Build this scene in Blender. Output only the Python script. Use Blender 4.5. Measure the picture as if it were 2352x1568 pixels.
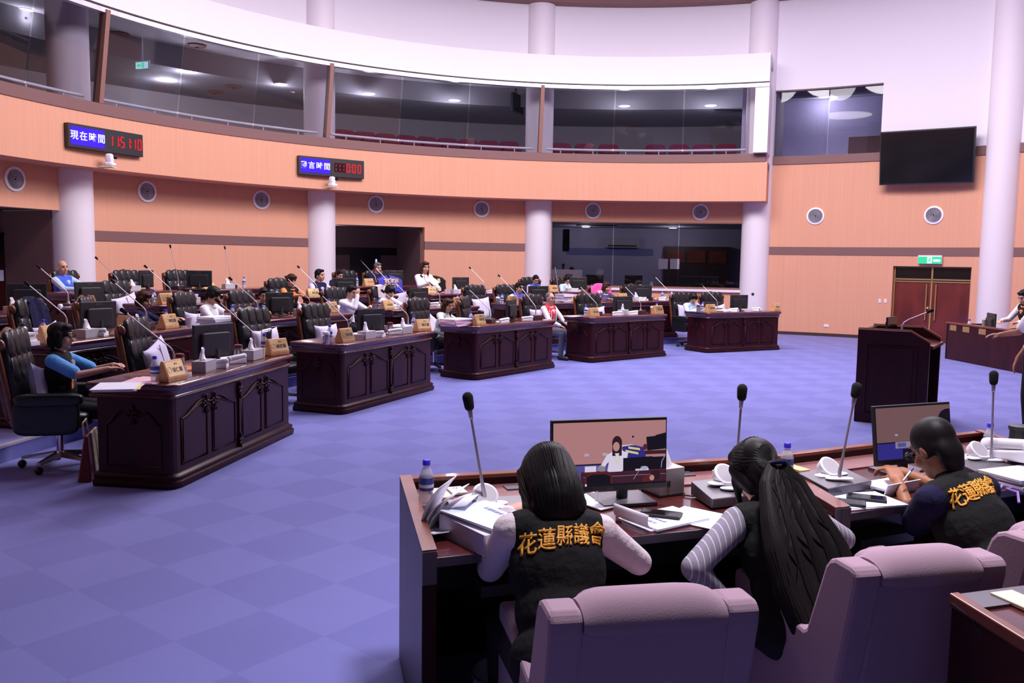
import bpy, math, random
import numpy as np
from mathutils import Vector, Matrix
from mathutils.bvhtree import BVHTree
for _o in list(bpy.data.objects): bpy.data.objects.remove(_o)
S = bpy.context.scene
COL = S.collection
PI = math.pi
rnd = random.Random(7)

# ------------------------------------------------------------ camera
FPX, PITCH, ROLL, EYE = 2000.0, 0.0921, 0.0151, 1.7
def _axes():
    R0 = Vector((1, 0, 0)); U0 = Vector((0, math.sin(PITCH), math.cos(PITCH)))
    F = Vector((0, math.cos(PITCH), -math.sin(PITCH)))
    c, s = math.cos(ROLL), math.sin(ROLL)
    return c*R0 + s*U0, c*U0 - s*R0, F
_R, _U, _F = _axes()
cam_d = bpy.data.cameras.new('camera'); cam = bpy.data.objects.new('camera', cam_d); COL.objects.link(cam)
cam_d.sensor_width = 36.0; cam_d.lens = FPX/2352*36.0; cam_d.clip_start = .05; cam_d.clip_end = 200
cam.matrix_world = Matrix((( _R.x, _U.x, -_F.x, 0), (_R.y, _U.y, -_F.y, 0), (_R.z, _U.z, -_F.z, EYE), (0, 0, 0, 1)))
S.camera = cam

# ------------------------------------------------------------ exposure, world, lights
S.view_settings.view_transform = 'Standard'; S.view_settings.look = 'None'
S.view_settings.exposure = 0.0; S.view_settings.gamma = 1.0; S.view_settings.use_curve_mapping = False
W = bpy.data.worlds.new('world'); S.world = W; W.use_nodes = True
W.node_tree.nodes['Background'].inputs[0].default_value = (1.0, .84, .95, 1)
W.node_tree.nodes['Background'].inputs[1].default_value = .035
def area(name, loc, size, power, col=(1, .93, 1), aim=None, spread=PI, size_y=None):
    l = bpy.data.lights.new(name, 'AREA'); l.energy = power; l.color = col
    l.shape = 'RECTANGLE' if size_y else 'DISK'; l.size = size; l.spread = spread
    if size_y: l.size_y = size_y
    o = bpy.data.objects.new(name, l); COL.objects.link(o); o.location = loc
    if aim is not None: o.rotation_euler = (Vector(aim)-Vector(loc)).to_track_quat('-Z', 'Y').to_euler()
    return o
WX, WY = 2.26, 11.18            # centre of the round hall
CX, CY = 10.88, 5.31            # centre of the seating arcs
for i in range(7):
    a = math.radians(15+i*27)
    area('ceiling_light', (WX+4.6*math.cos(a), WY+4.6*math.sin(a), 8.1), 2.2, 195)
    area('wall_wash_light', (WX+3.4*math.cos(a), WY+3.4*math.sin(a), 7.9), 1.6, 64, aim=(WX+11*math.cos(a), WY+11*math.sin(a), 5.6), spread=2.2)
area('ceiling_light', (WX+.8, WY, 8.2), 3.5, 340)
area('ceiling_light', (1.3, 3.5, 7.0), 1.2, 62, spread=1.0)
area('ceiling_light', (-3.2, 8.2, 7.9), 2.0, 80)

# ------------------------------------------------------------ geometry of the photograph
def ray(px, py):
    u = (px-1176)/FPX; v = (py-784)/FPX
    return _F + _R*u - _U*v
def atz(px, py, z):
    d = ray(px, py); t = (z-EYE)/d.z
    return Vector((d.x*t, d.y*t, z))
def aty(px, py, y):
    d = ray(px, py); t = y/d.y
    return Vector((d.x*t, y, EYE+d.z*t))
def circ(px, py, cx, cy, R):
    d = ray(px, py); a = d.x**2+d.y**2; b = -2*(d.x*cx+d.y*cy); c = cx*cx+cy*cy-R*R
    t = (-b+math.sqrt(max(b*b-4*a*c, 0)))/(2*a)
    return Vector((d.x*t, d.y*t, EYE+d.z*t))
def wall(px, py, R=11.2):       # angle on the hall circle and height
    p = circ(px, py, WX, WY, R); a = math.atan2(p.y-WY, p.x-WX); return (a+2*PI if a < -1.5 else a), p.z
def wp(a, R, z=0): return Vector((WX+R*math.cos(a), WY+R*math.sin(a), z))
def arc(px, R, py=700):         # seating arc point
    p = circ(px, py, CX, CY, R); return Vector((p.x, p.y, 0))
def cp(deg, R, z=0): return Vector((CX+R*math.cos(math.radians(deg)), CY+R*math.sin(math.radians(deg)), z))

# ------------------------------------------------------------ materials
M = {}
def mat(name, col, rough=.5, metal=0, spec=.5, coat=0, emit=None, estr=0, noise=None, bump=None, trans=0, alpha=1, sheen=0):
    m = bpy.data.materials.new(name); m.use_nodes = True; nt = m.node_tree; b = nt.nodes['Principled BSDF']
    b.inputs['Base Color'].default_value = (*col, 1); b.inputs['Roughness'].default_value = rough
    b.inputs['Metallic'].default_value = metal; b.inputs['Specular IOR Level'].default_value = spec
    b.inputs['Coat Weight'].default_value = coat; b.inputs['Coat Roughness'].default_value = .08
    b.inputs['Sheen Weight'].default_value = sheen
    if trans: b.inputs['Transmission Weight'].default_value = trans
    if alpha < 1: b.inputs['Alpha'].default_value = alpha
    if emit: b.inputs['Emission Color'].default_value = (*emit, 1); b.inputs['Emission Strength'].default_value = estr
    tc = None
    if noise or bump:
        tc = nt.nodes.new('ShaderNodeTexCoord')
    if noise:                   # (scale xyz, colour2, detail)
        mp = nt.nodes.new('ShaderNodeMapping'); mp.inputs['Scale'].default_value = noise[0]
        n = nt.nodes.new('ShaderNodeTexNoise'); n.inputs['Scale'].default_value = 1; n.inputs['Detail'].default_value = 5
        mx = nt.nodes.new('ShaderNodeMix'); mx.data_type = 'RGBA'
        rp = nt.nodes.new('ShaderNodeMapRange'); rp.inputs[1].default_value = .35; rp.inputs[2].default_value = .65
        mx.inputs[6].default_value = (*col, 1); mx.inputs[7].default_value = (*noise[1], 1)
        nt.links.new(tc.outputs['Object'], mp.inputs[0]); nt.links.new(mp.outputs[0], n.inputs[0])
        nt.links.new(n.outputs[0], rp.inputs[0]); nt.links.new(rp.outputs[0], mx.inputs[0]); nt.links.new(mx.outputs[2], b.inputs['Base Color'])
    if bump:                    # (scale, strength, distance)
        n = nt.nodes.new('ShaderNodeTexNoise'); n.inputs['Scale'].default_value = bump[0]; n.inputs['Detail'].default_value = 4
        bp = nt.nodes.new('ShaderNodeBump'); bp.inputs['Strength'].default_value = bump[1]; bp.inputs['Distance'].default_value = bump[2]
        nt.links.new(tc.outputs['Object'], n.inputs[0]); nt.links.new(n.outputs[0], bp.inputs['Height']); nt.links.new(bp.outputs[0], b.inputs['Normal'])
    M[name] = m; return m
def emis(name, col, s):
    m = bpy.data.materials.new(name); m.use_nodes = True; nt = m.node_tree; nt.nodes.clear()
    e = nt.nodes.new('ShaderNodeEmission'); o = nt.nodes.new('ShaderNodeOutputMaterial')
    e.inputs[0].default_value = (*col, 1); e.inputs[1].default_value = s; nt.links.new(e.outputs[0], o.inputs[0]); M[name] = m
def glassmat(name, tint, refl_min=.03):
    m = bpy.data.materials.new(name); m.use_nodes = True; nt = m.node_tree; nt.nodes.clear()
    o = nt.nodes.new('ShaderNodeOutputMaterial'); t = nt.nodes.new('ShaderNodeBsdfTransparent'); g = nt.nodes.new('ShaderNodeBsdfGlossy')
    g.inputs['Roughness'].default_value = .02; t.inputs[0].default_value = (*tint, 1)
    lw = nt.nodes.new('ShaderNodeLayerWeight'); pw = nt.nodes.new('ShaderNodeMath'); pw.operation = 'POWER'; pw.inputs[1].default_value = 4
    f = nt.nodes.new('ShaderNodeMath'); f.operation = 'MULTIPLY_ADD'; f.inputs[1].default_value = .5; f.inputs[2].default_value = refl_min
    nt.links.new(lw.outputs['Facing'], pw.inputs[0]); nt.links.new(pw.outputs[0], f.inputs[0])
    mx = nt.nodes.new('ShaderNodeMixShader'); nt.links.new(f.outputs[0], mx.inputs[0]); nt.links.new(t.outputs[0], mx.inputs[1]); nt.links.new(g.outputs[0], mx.inputs[2])
    nt.links.new(mx.outputs[0], o.inputs[0]); M[name] = m
def wood(name, c1, c2, rough, coat, sc=(3, 3, 30), spec=.5):
    return mat(name, c1, rough, coat=coat, spec=spec, noise=(sc, c2))
wood('mahogany', (.026, .004, .0065), (.042, .006, .008), .38, .06, (6, 6, 2), .2)
wood('mahogany_top', (.075, .013, .016), (.11, .020, .020), .2, .6, (20, 4, 4))
wood('redwood', (.16, .035, .022), (.23, .06, .03), .3, .4, (8, 8, 3))
wood('chairwood', (.16, .045, .018), (.10, .024, .012), .28, .5, (6, 6, 20))
wood('plate_wood', (.62, .30, .13), (.72, .38, .18), .4, .1, (40, 6, 6))
wood('door_wood', (.17, .022, .014), (.10, .012, .010), .35, .3, (4, 4, 1.2))
mat('leather', (.012, .012, .015), .32, bump=(9, .35, .02))
mat('cushion', (.66, .59, .78), .9, bump=(14, .3, .02))
mat('black_plastic', (.018, .018, .021), .42)
mat('black_gloss', (.006, .006, .008), .12)
mat('console', (.125, .11, .135), .35, metal=.2)
mat('chrome', (.75, .72, .78), .18, metal=1)
mat('stem_metal', (.55, .50, .58), .3, metal=.7)
mat('foam', (.006, .006, .006), .95, bump=(300, .4, .003))
mat('gold_plate', (.95, .68, .34), .35, metal=.35)
mat('ink', (.07, .05, .035), .6)
mat('white', (.86, .83, .90), .5)
mat('paper', (.86, .84, .95), .7)
mat('paper_blue', (.60, .70, .95), .7)
mat('paper_pink', (.86, .55, .62), .7)
mat('paper_yellow', (.85, .62, .25), .7)
mat('paper_blue2', (.70, .76, .93), .7); mat('steel_soft', (.42, .40, .40), .42, metal=.55); mat('lanyard_lilac', (.45, .26, .78), .7)
mat('print_ink', (.25, .25, .5), .7)
mat('ivory', (.80, .70, .52), .45)
mat('tissue_box', (.50, .47, .52), .5)
mat('tissue', (.92, .88, .97), .9)
mat('cap_blue', (.05, .03, .75), .4)
mat('label_blue', (.04, .08, .42), .4)
mat('bottle', (.80, .78, .86), .12, alpha=.45)
mat('maroon', (.16, .012, .03), .3)
mat('steel', (.50, .46, .48), .28, metal=.8)
mat('pink_cup', (.85, .50, .55), .4)
mat('aluminium', (.72, .66, .74), .35, metal=.5)
mat('grey_felt', (.40, .265, .345), .95, sheen=.05, bump=(220, .25, .004))
mat('orange_wall', (.735, .36, .232), .85, noise=((55, 55, .4), (.70, .335, .212)))
mat('white_wall', (.82, .76, .83), .9)
mat('white_fascia', (.80, .765, .81), .85)
mat('brown_strip', (.20, .095, .088), .6)
mat('dark_strip', (.05, .025, .025), .5)
mat('column_paint', (.80, .72, .78), .6)
mat('mullion', (.27, .13, .10), .5)
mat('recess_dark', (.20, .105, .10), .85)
mat('black_door', (.006, .005, .006), .35)
mat('gallery_wall', (.40, .345, .37), .9)
mat('gallery_ceiling', (.55, .51, .56), .9)
mat('gallery_beam', (.26, .24, .27), .9)
mat('seat_red', (.16, .008, .035), .8)
mat('control_wall', (.46, .42, .52), .9)
mat('blue_stripe', (.19, .20, .38), .9)
mat('brass', (.60, .38, .16), .35, metal=.7)
mat('skin', (.62, .34, .25), .55, spec=.35)
mat('skin_tan', (.40, .17, .095), .55, spec=.35)
mat('lip', (.45, .14, .13), .5)
mat('eye_dark', (.012, .008, .008), .3)
def hairmat(name, c):
    m = mat(name, c, .5, spec=.16); nt = m.node_tree; b = nt.nodes['Principled BSDF']
    tc = nt.nodes.new('ShaderNodeTexCoord'); mp = nt.nodes.new('ShaderNodeMapping'); mp.inputs['Scale'].default_value = (220, 220, 10)
    n = nt.nodes.new('ShaderNodeTexNoise'); n.inputs['Scale'].default_value = 1; bp = nt.nodes.new('ShaderNodeBump'); bp.inputs['Strength'].default_value = .16; bp.inputs['Distance'].default_value = .003
    nt.links.new(tc.outputs['Object'], mp.inputs[0]); nt.links.new(mp.outputs[0], n.inputs[0]); nt.links.new(n.outputs[0], bp.inputs['Height']); nt.links.new(bp.outputs[0], b.inputs['Normal'])
hairmat('hair_black', (.011, .009, .010)); hairmat('hair_brown', (.045, .018, .013)); hairmat('hair_grey', (.14, .12, .13))
def cloth(name, c, r=.85): mat(name, c, r, sheen=.1 if max(c) > .1 else 0, spec=.5 if max(c) > .1 else .2, bump=(26, .4, .02))
cloth('vest_black', (.011, .011, .012)); cloth('tee_blue', (.10, .36, .80)); cloth('mint', (.66, .72, .66)); cloth('shirt_white', (.80, .76, .82))
cloth('pale_pink', (.78, .66, .72)); cloth('navy', (.012, .010, .045)); cloth('royal_blue', (.05, .11, .62)); cloth('light_blue', (.50, .66, .86))
cloth('orange_cloth', (.85, .24, .06)); cloth('red_cloth', (.62, .03, .04)); cloth('pink_cloth', (.85, .09, .36)); cloth('beige', (.58, .47, .48))
cloth('dark_trousers', (.018, .016, .022)); cloth('grey_trousers', (.09, .09, .13)); cloth('purple_cloth', (.09, .055, .16)); cloth('blue_cloth', (.05, .045, .45)); cloth('lilac', (.56, .50, .72))
cloth('cream_cloth', (.62, .52, .40))
mat('gold_thread', (.80, .36, .035), .55)
# striped sleeve
def striped():
    m = mat('striped_cloth', (.27, .24, .32), .85); nt = m.node_tree; b = nt.nodes['Principled BSDF']
    tc = nt.nodes.new('ShaderNodeTexCoord'); w = nt.nodes.new('ShaderNodeTexWave'); w.wave_type = 'BANDS'; w.bands_direction = 'X'; w.inputs['Scale'].default_value = 13; w.inputs['Distortion'].default_value = .6
    mr = nt.nodes.new('ShaderNodeMapRange'); mr.inputs[1].default_value = .9; mr.inputs[2].default_value = .97
    mx = nt.nodes.new('ShaderNodeMix'); mx.data_type = 'RGBA'; mx.inputs[6].default_value = (.27, .24, .32, 1); mx.inputs[7].default_value = (.60, .56, .66, 1)
    nt.links.new(tc.outputs['Object'], w.inputs[0]); nt.links.new(w.outputs[1], mr.inputs[0]); nt.links.new(mr.outputs[0], mx.inputs[0]); nt.links.new(mx.outputs[2], b.inputs['Base Color'])
striped()
def carpet():
    m = mat('carpet', (.17, .16, .53), .95, sheen=.25); nt = m.node_tree; b = nt.nodes['Principled BSDF']
    tc = nt.nodes.new('ShaderNodeTexCoord'); mp = nt.nodes.new('ShaderNodeMapping'); mp.vector_type = 'TEXTURE'
    mp.inputs['Location'].default_value = (-1.913, 4.653, 0); mp.inputs['Rotation'].default_value = (0, 0, math.radians(51.6)); mp.inputs['Scale'].default_value = (.462, .462, .462)
    ck = nt.nodes.new('ShaderNodeTexChecker'); ck.inputs['Scale'].default_value = 1; ck.inputs[1].default_value = (.160, .167, .485, 1); ck.inputs[2].default_value = (.137, .142, .44, 1)
    n = nt.nodes.new('ShaderNodeTexNoise'); n.inputs['Scale'].default_value = 300; n.inputs['Detail'].default_value = 2
    n2 = nt.nodes.new('ShaderNodeTexNoise'); n2.inputs['Scale'].default_value = 2.2
    mx = nt.nodes.new('ShaderNodeMix'); mx.data_type = 'RGBA'; mx.blend_type = 'MULTIPLY'; mx.inputs[0].default_value = 1
    mr = nt.nodes.new('ShaderNodeMapRange'); mr.inputs[3].default_value = .86; mr.inputs[4].default_value = 1.14
    ad = nt.nodes.new('ShaderNodeMath'); ad.operation = 'ADD'; ml = nt.nodes.new('ShaderNodeMath'); ml.operation = 'MULTIPLY'; ml.inputs[1].default_value = .5
    nt.links.new(tc.outputs['Object'], mp.inputs[0]); nt.links.new(mp.outputs[0], ck.inputs[0])
    nt.links.new(tc.outputs['Object'], n.inputs[0]); nt.links.new(tc.outputs['Object'], n2.inputs[0])
    nt.links.new(n.outputs[0], ad.inputs[0]); nt.links.new(n2.outputs[0], ad.inputs[1]); nt.links.new(ad.outputs[0], ml.inputs[0]); nt.links.new(ml.outputs[0], mr.inputs[0])
    nt.links.new(ck.outputs[0], mx.inputs[6]); nt.links.new(mr.outputs[0], mx.inputs[7]); nt.links.new(mx.outputs[2], b.inputs['Base Color'])
    bp = nt.nodes.new('ShaderNodeBump'); bp.inputs['Strength'].default_value = .4; bp.inputs['Distance'].default_value = .004
    nt.links.new(n.outputs[0], bp.inputs['Height']); nt.links.new(bp.outputs[0], b.inputs['Normal'])
carpet()
emis('lamp_glow', (.95, .96, 1), 9); emis('sign_blue', (.085, .03, 1.0), 1.0); emis('sign_white', (.92, .92, 1), 1.1); emis('led_red', (1, .03, .04), 1.0)
emis('led_dim', (.10, .004, .012), 1.0); emis('exit_green', (.06, .82, .45), 1.0); emis('exit_white', (.75, 1, .95), 1.2); emis('led_blue', (.1, .05, 1), 2)
emis('daylight', (.6, .65, .95), 1.2); emis('exit_pale', (.45, .9, .95), 1.0)
glassmat('glass', (.80, .80, .83)); glassmat('glass_dark', (.62, .60, .63))

# ------------------------------------------------------------ mesh helpers
class MB:
    def __init__(s): s.v = []; s.f = []; s.mi = []; s.cur = 0
    def add(s, vs, fs):
        n = len(s.v); s.v += [tuple(p) for p in vs]
        for f in fs: s.f.append([i+n for i in f]); s.mi.append(s.cur)
        return s
    def box(s, c, d, rz=0, mtx=None):
        x, y, z = d[0]/2, d[1]/2, d[2]/2
        vs = [Vector((a*x, b*y, e*z)) for e in (-1, 1) for b in (-1, 1) for a in (-1, 1)]
        if rz: vs = [Matrix.Rotation(rz, 3, 'Z') @ p for p in vs]
        vs = [p+Vector(c) for p in vs]
        if mtx: vs = [mtx @ p for p in vs]
        return s.add(vs, [(0, 2, 3, 1), (4, 5, 7, 6), (0, 1, 5, 4), (2, 6, 7, 3), (0, 4, 6, 2), (1, 3, 7, 5)])
    def hexa(s, p):             # 8 points: bottom 4 (ccw), top 4
        return s.add(p, [(3, 2, 1, 0), (4, 5, 6, 7), (0, 1, 5, 4), (1, 2, 6, 5), (2, 3, 7, 6), (3, 0, 4, 7)])
    def prism(s, poly, a, b, mtx=None):     # polygon xy extruded along z
        n = len(poly); vs = [Vector((x, y, a)) for x, y in poly]+[Vector((x, y, b)) for x, y in poly]
        if mtx: vs = [mtx @ p for p in vs]
        return s.add(vs, [list(range(n))[::-1], list(range(n, 2*n))]+[(i, (i+1) % n, n+(i+1) % n, n+i) for i in range(n)])
    def lathe(s, prof, seg=20, mtx=None, cap=True):
        vs = []; fs = []
        for r, z in prof:
            for i in range(seg):
                a = 2*PI*i/seg; vs.append(Vector((r*math.cos(a), r*math.sin(a), z)))
        k = len(prof)
        for j in range(k-1):
            for i in range(seg):
                fs.append((j*seg+i, j*seg+(i+1) % seg, (j+1)*seg+(i+1) % seg, (j+1)*seg+i))
        if cap: fs += [list(range(seg))[::-1], list(range((k-1)*seg, k*seg))]
        if mtx: vs = [mtx @ p for p in vs]
        return s.add(vs, fs)
    def cone(s, p0, r0, p1, r1, seg=12):
        p0, p1 = Vector(p0), Vector(p1); d = p1-p0; q = d.to_track_quat('Z', 'Y').to_matrix().to_4x4()
        return s.lathe([(r0, 0), (r1, d.length)], seg, Matrix.Translation(p0) @ q)
    def tube(s, pts, r, seg=8, closed=False):
        pts = [Vector(p) for p in pts]; n = len(pts); rs = r if isinstance(r, (list, tuple)) else [r]*n
        vs = []; fs = []; up = None
        for i, p in enumerate(pts):
            if closed: t = pts[(i+1) % n]-pts[i-1]
            else: t = pts[min(i+1, n-1)]-pts[max(i-1, 0)]
            t.normalize()
            if up is None: up = Vector((0, 0, 1)) if abs(t.z) < .9 else Vector((1, 0, 0))
            a = t.cross(up)
            if a.length < 1e-4: a = t.cross(Vector((.3, 1, .2)))
            a.normalize(); b = a.cross(t).normalized(); up = b
            for k in range(seg):
                an = 2*PI*k/seg; vs.append(p+(a*math.cos(an)+b*math.sin(an))*rs[i])
        m = n if closed else n-1
        for i in range(m):
            for k in range(seg):
                j = (i+1) % n; fs.append((i*seg+k, j*seg+k, j*seg+(k+1) % seg, i*seg+(k+1) % seg))
        if not closed: fs += [list(range(seg)), list(range((n-1)*seg, n*seg))[::-1]]
        return s.add(vs, fs)
    def ball(s, c, r, seg=14, rings=9, rot=None, mtx=None):
        r = r if isinstance(r, (list, tuple)) else (r, r, r); vs = []; fs = []
        vs.append(Vector((0, 0, -r[2])))
        for j in range(1, rings):
            t = -PI/2+PI*j/rings
            for i in range(seg):
                a = 2*PI*i/seg; vs.append(Vector((r[0]*math.cos(t)*math.cos(a), r[1]*math.cos(t)*math.sin(a), r[2]*math.sin(t))))
        vs.append(Vector((0, 0, r[2]))); L = len(vs)-1
        for i in range(seg): fs.append((0, 1+(i+1) % seg, 1+i)); fs.append((L, L-seg+i, L-seg+(i+1) % seg))
        for j in range(rings-2):
            for i in range(seg): fs.append((1+j*seg+i, 1+j*seg+(i+1) % seg, 1+(j+1)*seg+(i+1) % seg, 1+(j+1)*seg+i))
        if rot is not None: vs = [rot @ p for p in vs]
        vs = [p+Vector(c) for p in vs]
        if mtx: vs = [mtx @ p for p in vs]
        return s.add(vs, fs)
    def cap(s, p0, r0, p1, r1, seg=12):     # tapered capsule
        p0, p1 = Vector(p0), Vector(p1); d = p1-p0
        if d.length < 1e-5: return s.ball(p0, max(r0, r1))
        q = d.to_track_quat('Z', 'Y').to_matrix().to_4x4(); h = d.length; pr = []
        for i in range(0, 5): t = -PI/2+PI/2*i/4; pr.append((max(r0*math.cos(t), 1e-4), r0*math.sin(t)))
        for i in range(0, 5): t = PI/2*i/4; pr.append((max(r1*math.cos(t), 1e-4), h+r1*math.sin(t)))
        return s.lathe(pr, seg, Matrix.Translation(p0) @ q)
    def soft(s, c, d, e=.35, n=10, mtx=None, puff=0):     # super-ellipsoid cushion
        vs = []; fs = []; seg = n*4; rings = n*2
        def sg(x): return math.copysign(abs(x)**e, x)
        for j in range(rings+1):
            t = -PI/2+PI*j/rings
            for i in range(seg):
                a = 2*PI*i/seg
                vs.append(Vector((d[0]/2*sg(math.cos(t))*sg(math.cos(a)), d[1]/2*sg(math.cos(t))*sg(math.sin(a)), d[2]/2*sg(math.sin(t))))+Vector(c))
        for j in range(rings):
            for i in range(seg): fs.append((j*seg+i, j*seg+(i+1) % seg, (j+1)*seg+(i+1) % seg, (j+1)*seg+i))
        if mtx: vs = [mtx @ p for p in vs]
        return s.add(vs, fs)
    def mesh(s, name, mats, smooth=False):
        me = bpy.data.meshes.new(name); me.from_pydata(s.v, [], s.f)
        for m in (mats if isinstance(mats, (list, tuple)) else [mats]): me.materials.append(M[m] if isinstance(m, str) else m)
        me.polygons.foreach_set('material_index', s.mi)
        me.update()
        if smooth:
            me.polygons.foreach_set('use_smooth', [True]*len(me.polygons)); me.set_sharp_from_angle(angle=.9)
        return me
    def build(s, name, mats, parent=None, smooth=False, bev=0, loc=None):
        o = bpy.data.objects.new(name, s.mesh(name, mats, smooth)); COL.objects.link(o)
        if parent is not None: o.parent = parent
        if loc is not None: o.location = loc
        if bev:
            b = o.modifiers.new('bevel', 'BEVEL'); b.width = bev; b.segments = 2; b.limit_method = 'ANGLE'; b.angle_limit = .7
        return o
def tag(o, label=None, cat=None, group=None, kind=None):
    if label: o['label'] = label
    if cat: o['category'] = cat
    if group: o['group'] = group
    if kind: o['kind'] = kind
    return o
def thing(name, label, cat, loc=(0, 0, 0), rz=0, group=None):
    o = bpy.data.objects.new(name, None); COL.objects.link(o); o.location = loc; o.rotation_euler = (0, 0, rz); o.empty_display_size = .1
    return tag(o, label, cat, group)
def struct(o): o['kind'] = 'structure'; return o
KIDS = {}
def dup(root, loc, rz=0, label=None, group=None, scale=None):
    r = root.copy(); COL.objects.link(r); r.location = loc; r.rotation_euler = (0, 0, rz)
    if label: r['label'] = label
    if group: r['group'] = group
    if scale: r.scale = (scale,)*3
    for ch in list(root.children):
        c = ch.copy(); COL.objects.link(c); c.parent = r
        for g in list(ch.children):
            d = g.copy(); COL.objects.link(d); d.parent = c
    return r
class Proto:                    # first use moves the prototype, later uses copy it
    def __init__(s, root): s.root = root; s.used = False
    def put(s, loc, rz=0, label=None, group=None, scale=None):
        if not s.used:
            s.used = True; r = s.root; r.location = loc; r.rotation_euler = (0, 0, rz)
            if label: r['label'] = label
            if group: r['group'] = group
            if scale: r.scale = (scale,)*3
            return r
        return dup(s.root, loc, rz, label, group, scale)
def text_mesh(body, size, extrude=.001, offset=0, spacing=1.0, shear=0):
    c = bpy.data.curves.new('lettering', 'FONT'); c.body = body; c.size = size; c.extrude = extrude; c.offset = offset; c.align_x = 'CENTER'; c.align_y = 'CENTER'; c.space_character = spacing; c.shear = shear; c.resolution_u = 2
    o = bpy.data.objects.new('lettering', c); COL.objects.link(o)
    me = bpy.data.meshes.new_from_object(o.evaluated_get(bpy.context.evaluated_depsgraph_get()))
    bpy.data.objects.remove(o); bpy.data.curves.remove(c); return me
def text(name, body, size, m, parent, mtx, extrude=.001, offset=0, spacing=1.0, shear=0):
    me = text_mesh(body, size, extrude, offset, spacing, shear); me.materials.clear(); me.materials.append(M[m])
    me.transform(mtx); o = bpy.data.objects.new(name, me); COL.objects.link(o)
    if parent is not None: o.parent = parent
    return o
def frame(o, x, y, z):          # matrix from origin and axes
    return Matrix(((x[0], y[0], z[0], o[0]), (x[1], y[1], z[1], o[1]), (x[2], y[2], z[2], o[2]), (0, 0, 0, 1)))
UPZ = Matrix.Rotation(PI/2, 4, 'X')      # text standing upright, facing -y
# ============================================================ ROOM
R_W = 11.2; R_F = 10.46; Z1, Z2, ZB = 3.212, 4.333, 4.138
A_END = wall(1761, 410, R_F)[0]
def arcbox(mb, a0, a1, r0, r1, z0, z1, n=None):     # curved box about the hall centre, a0 > a1 allowed
    n = n or max(1, int(abs(a1-a0)/.035))
    A = [a0+(a1-a0)*i/n for i in range(n+1)]; vs = []
    for a in A: vs += [wp(a, r0, z0), wp(a, r1, z0), wp(a, r1, z1), wp(a, r0, z1)]
    fs = []
    for i in range(n):
        k = 4*i
        for e in range(4): fs.append((k+e, k+(e+1) % 4, k+4+(e+1) % 4, k+4+e))
    fs += [(0, 1, 2, 3), (4*n+3, 4*n+2, 4*n+1, 4*n)]
    return mb.add(vs, fs)
A_L = PI+.75; A_R = -.35           # extent of the hall wall (left, right)
# floor
b = MB(); b.box((2.5, 9, -.1), (34, 34, .2)); struct(b.build('floor', 'carpet'))
# raised rows
def platform(name, R0, z, zlow, d0, d1):
    vs = []; fs = []; n = 90; A = [d0+(d1-d0)*i/n for i in range(n+1)]; pts = []
    for d in A:
        u = Vector((math.cos(math.radians(d)), math.sin(math.radians(d)))); o = Vector((CX-WX, CY-WY))
        bq = o.dot(u); disc = bq*bq-(o.length_squared-12.6**2)
        if disc <= 0: continue
        t = -bq+math.sqrt(disc)
        if t > R0+.05: pts.append((d, t))
    k = len(pts)
    for d, t in pts: vs += [cp(d, R0, zlow), cp(d, R0, z), cp(d, t, z), cp(d, t, zlow)]
    for i in range(k-1):
        for e in range(4): fs.append((4*i+e, 4*i+(e+1) % 4, 4*i+4+(e+1) % 4, 4*i+4+e))
    fs += [(0, 1, 2, 3), (4*k-1, 4*k-2, 4*k-3, 4*k-4)]
    m = MB(); m.add(vs, fs); struct(m.build(name, 'carpet'))
    m = MB(); vs = []; fs = []
    for d, t in pts: vs += [cp(d, R0-.006, z-.016), cp(d, R0-.006, z+.004), cp(d, R0+.05, z+.004), cp(d, R0+.05, z-.016)]
    for i in range(k-1):
        for e in range(4): fs.append((4*i+e, 4*i+(e+1) % 4, 4*i+4+(e+1) % 4, 4*i+4+e))
    fs += [(0, 1, 2, 3), (4*k-1, 4*k-2, 4*k-3, 4*k-4)]
    m.add(vs, fs); return struct(m.build(name.replace('floor', 'trim'), 'aluminium'))
ZR = [0, .14, .265, .37]; RR = [13.36, 15.1, 16.85, 18.6]
platform('floor_step_1', RR[1], ZR[1], 0, 192, 114.5)
platform('floor_step_2', RR[2], ZR[2], ZR[1], 190, 117.5)
platform('floor_step_3', RR[3], ZR[3], ZR[2], 190, 124)

# --- lower wall with its openings
aD0, aD1 = wall(757, 560)[0], wall(975, 560)[0]; zDoor = wall(860, 518)[1]
aE0, aE1 = wall(-260, 480)[0], wall(165, 480)[0]; zE = wall(165, 485)[1]
aC0, aC1 = wall(1262, 580)[0], wall(1712, 580)[0]; zC1 = wall(1480, 510)[1]; zC0 = wall(1480, 657)[1]
aR0, aR1 = wall(2049, 660)[0], wall(2229, 660)[0]; zR = wall(2140, 612)[1]
wl = MB()
T0, T1 = R_W, R_W+.25
for a, c, z0, z1 in [(A_L, aE0, 0, Z1), (aE0, aE1, zE, Z1), (aE1, aD0, 0, Z1), (aD0, aD1, zDoor, Z1), (aD1, aC0, 0, Z1), (aC0, aC1, 0, zC0), (aC0, aC1, zC1, Z1), (aC1, A_END, 0, Z1)]:
    arcbox(wl, a, c, T0, T1, z0, z1)
struct(wl.build('wall_back', 'orange_wall'))
wr = MB()
for a, c, z0, z1 in [(A_END, aR0, 0, ZB), (aR0, aR1, zR, ZB), (aR1, A_R, 0, ZB)]: arcbox(wr, a, c, T0, T1, z0, z1)
struct(wr.build('wall_right', 'orange_wall'))
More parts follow.
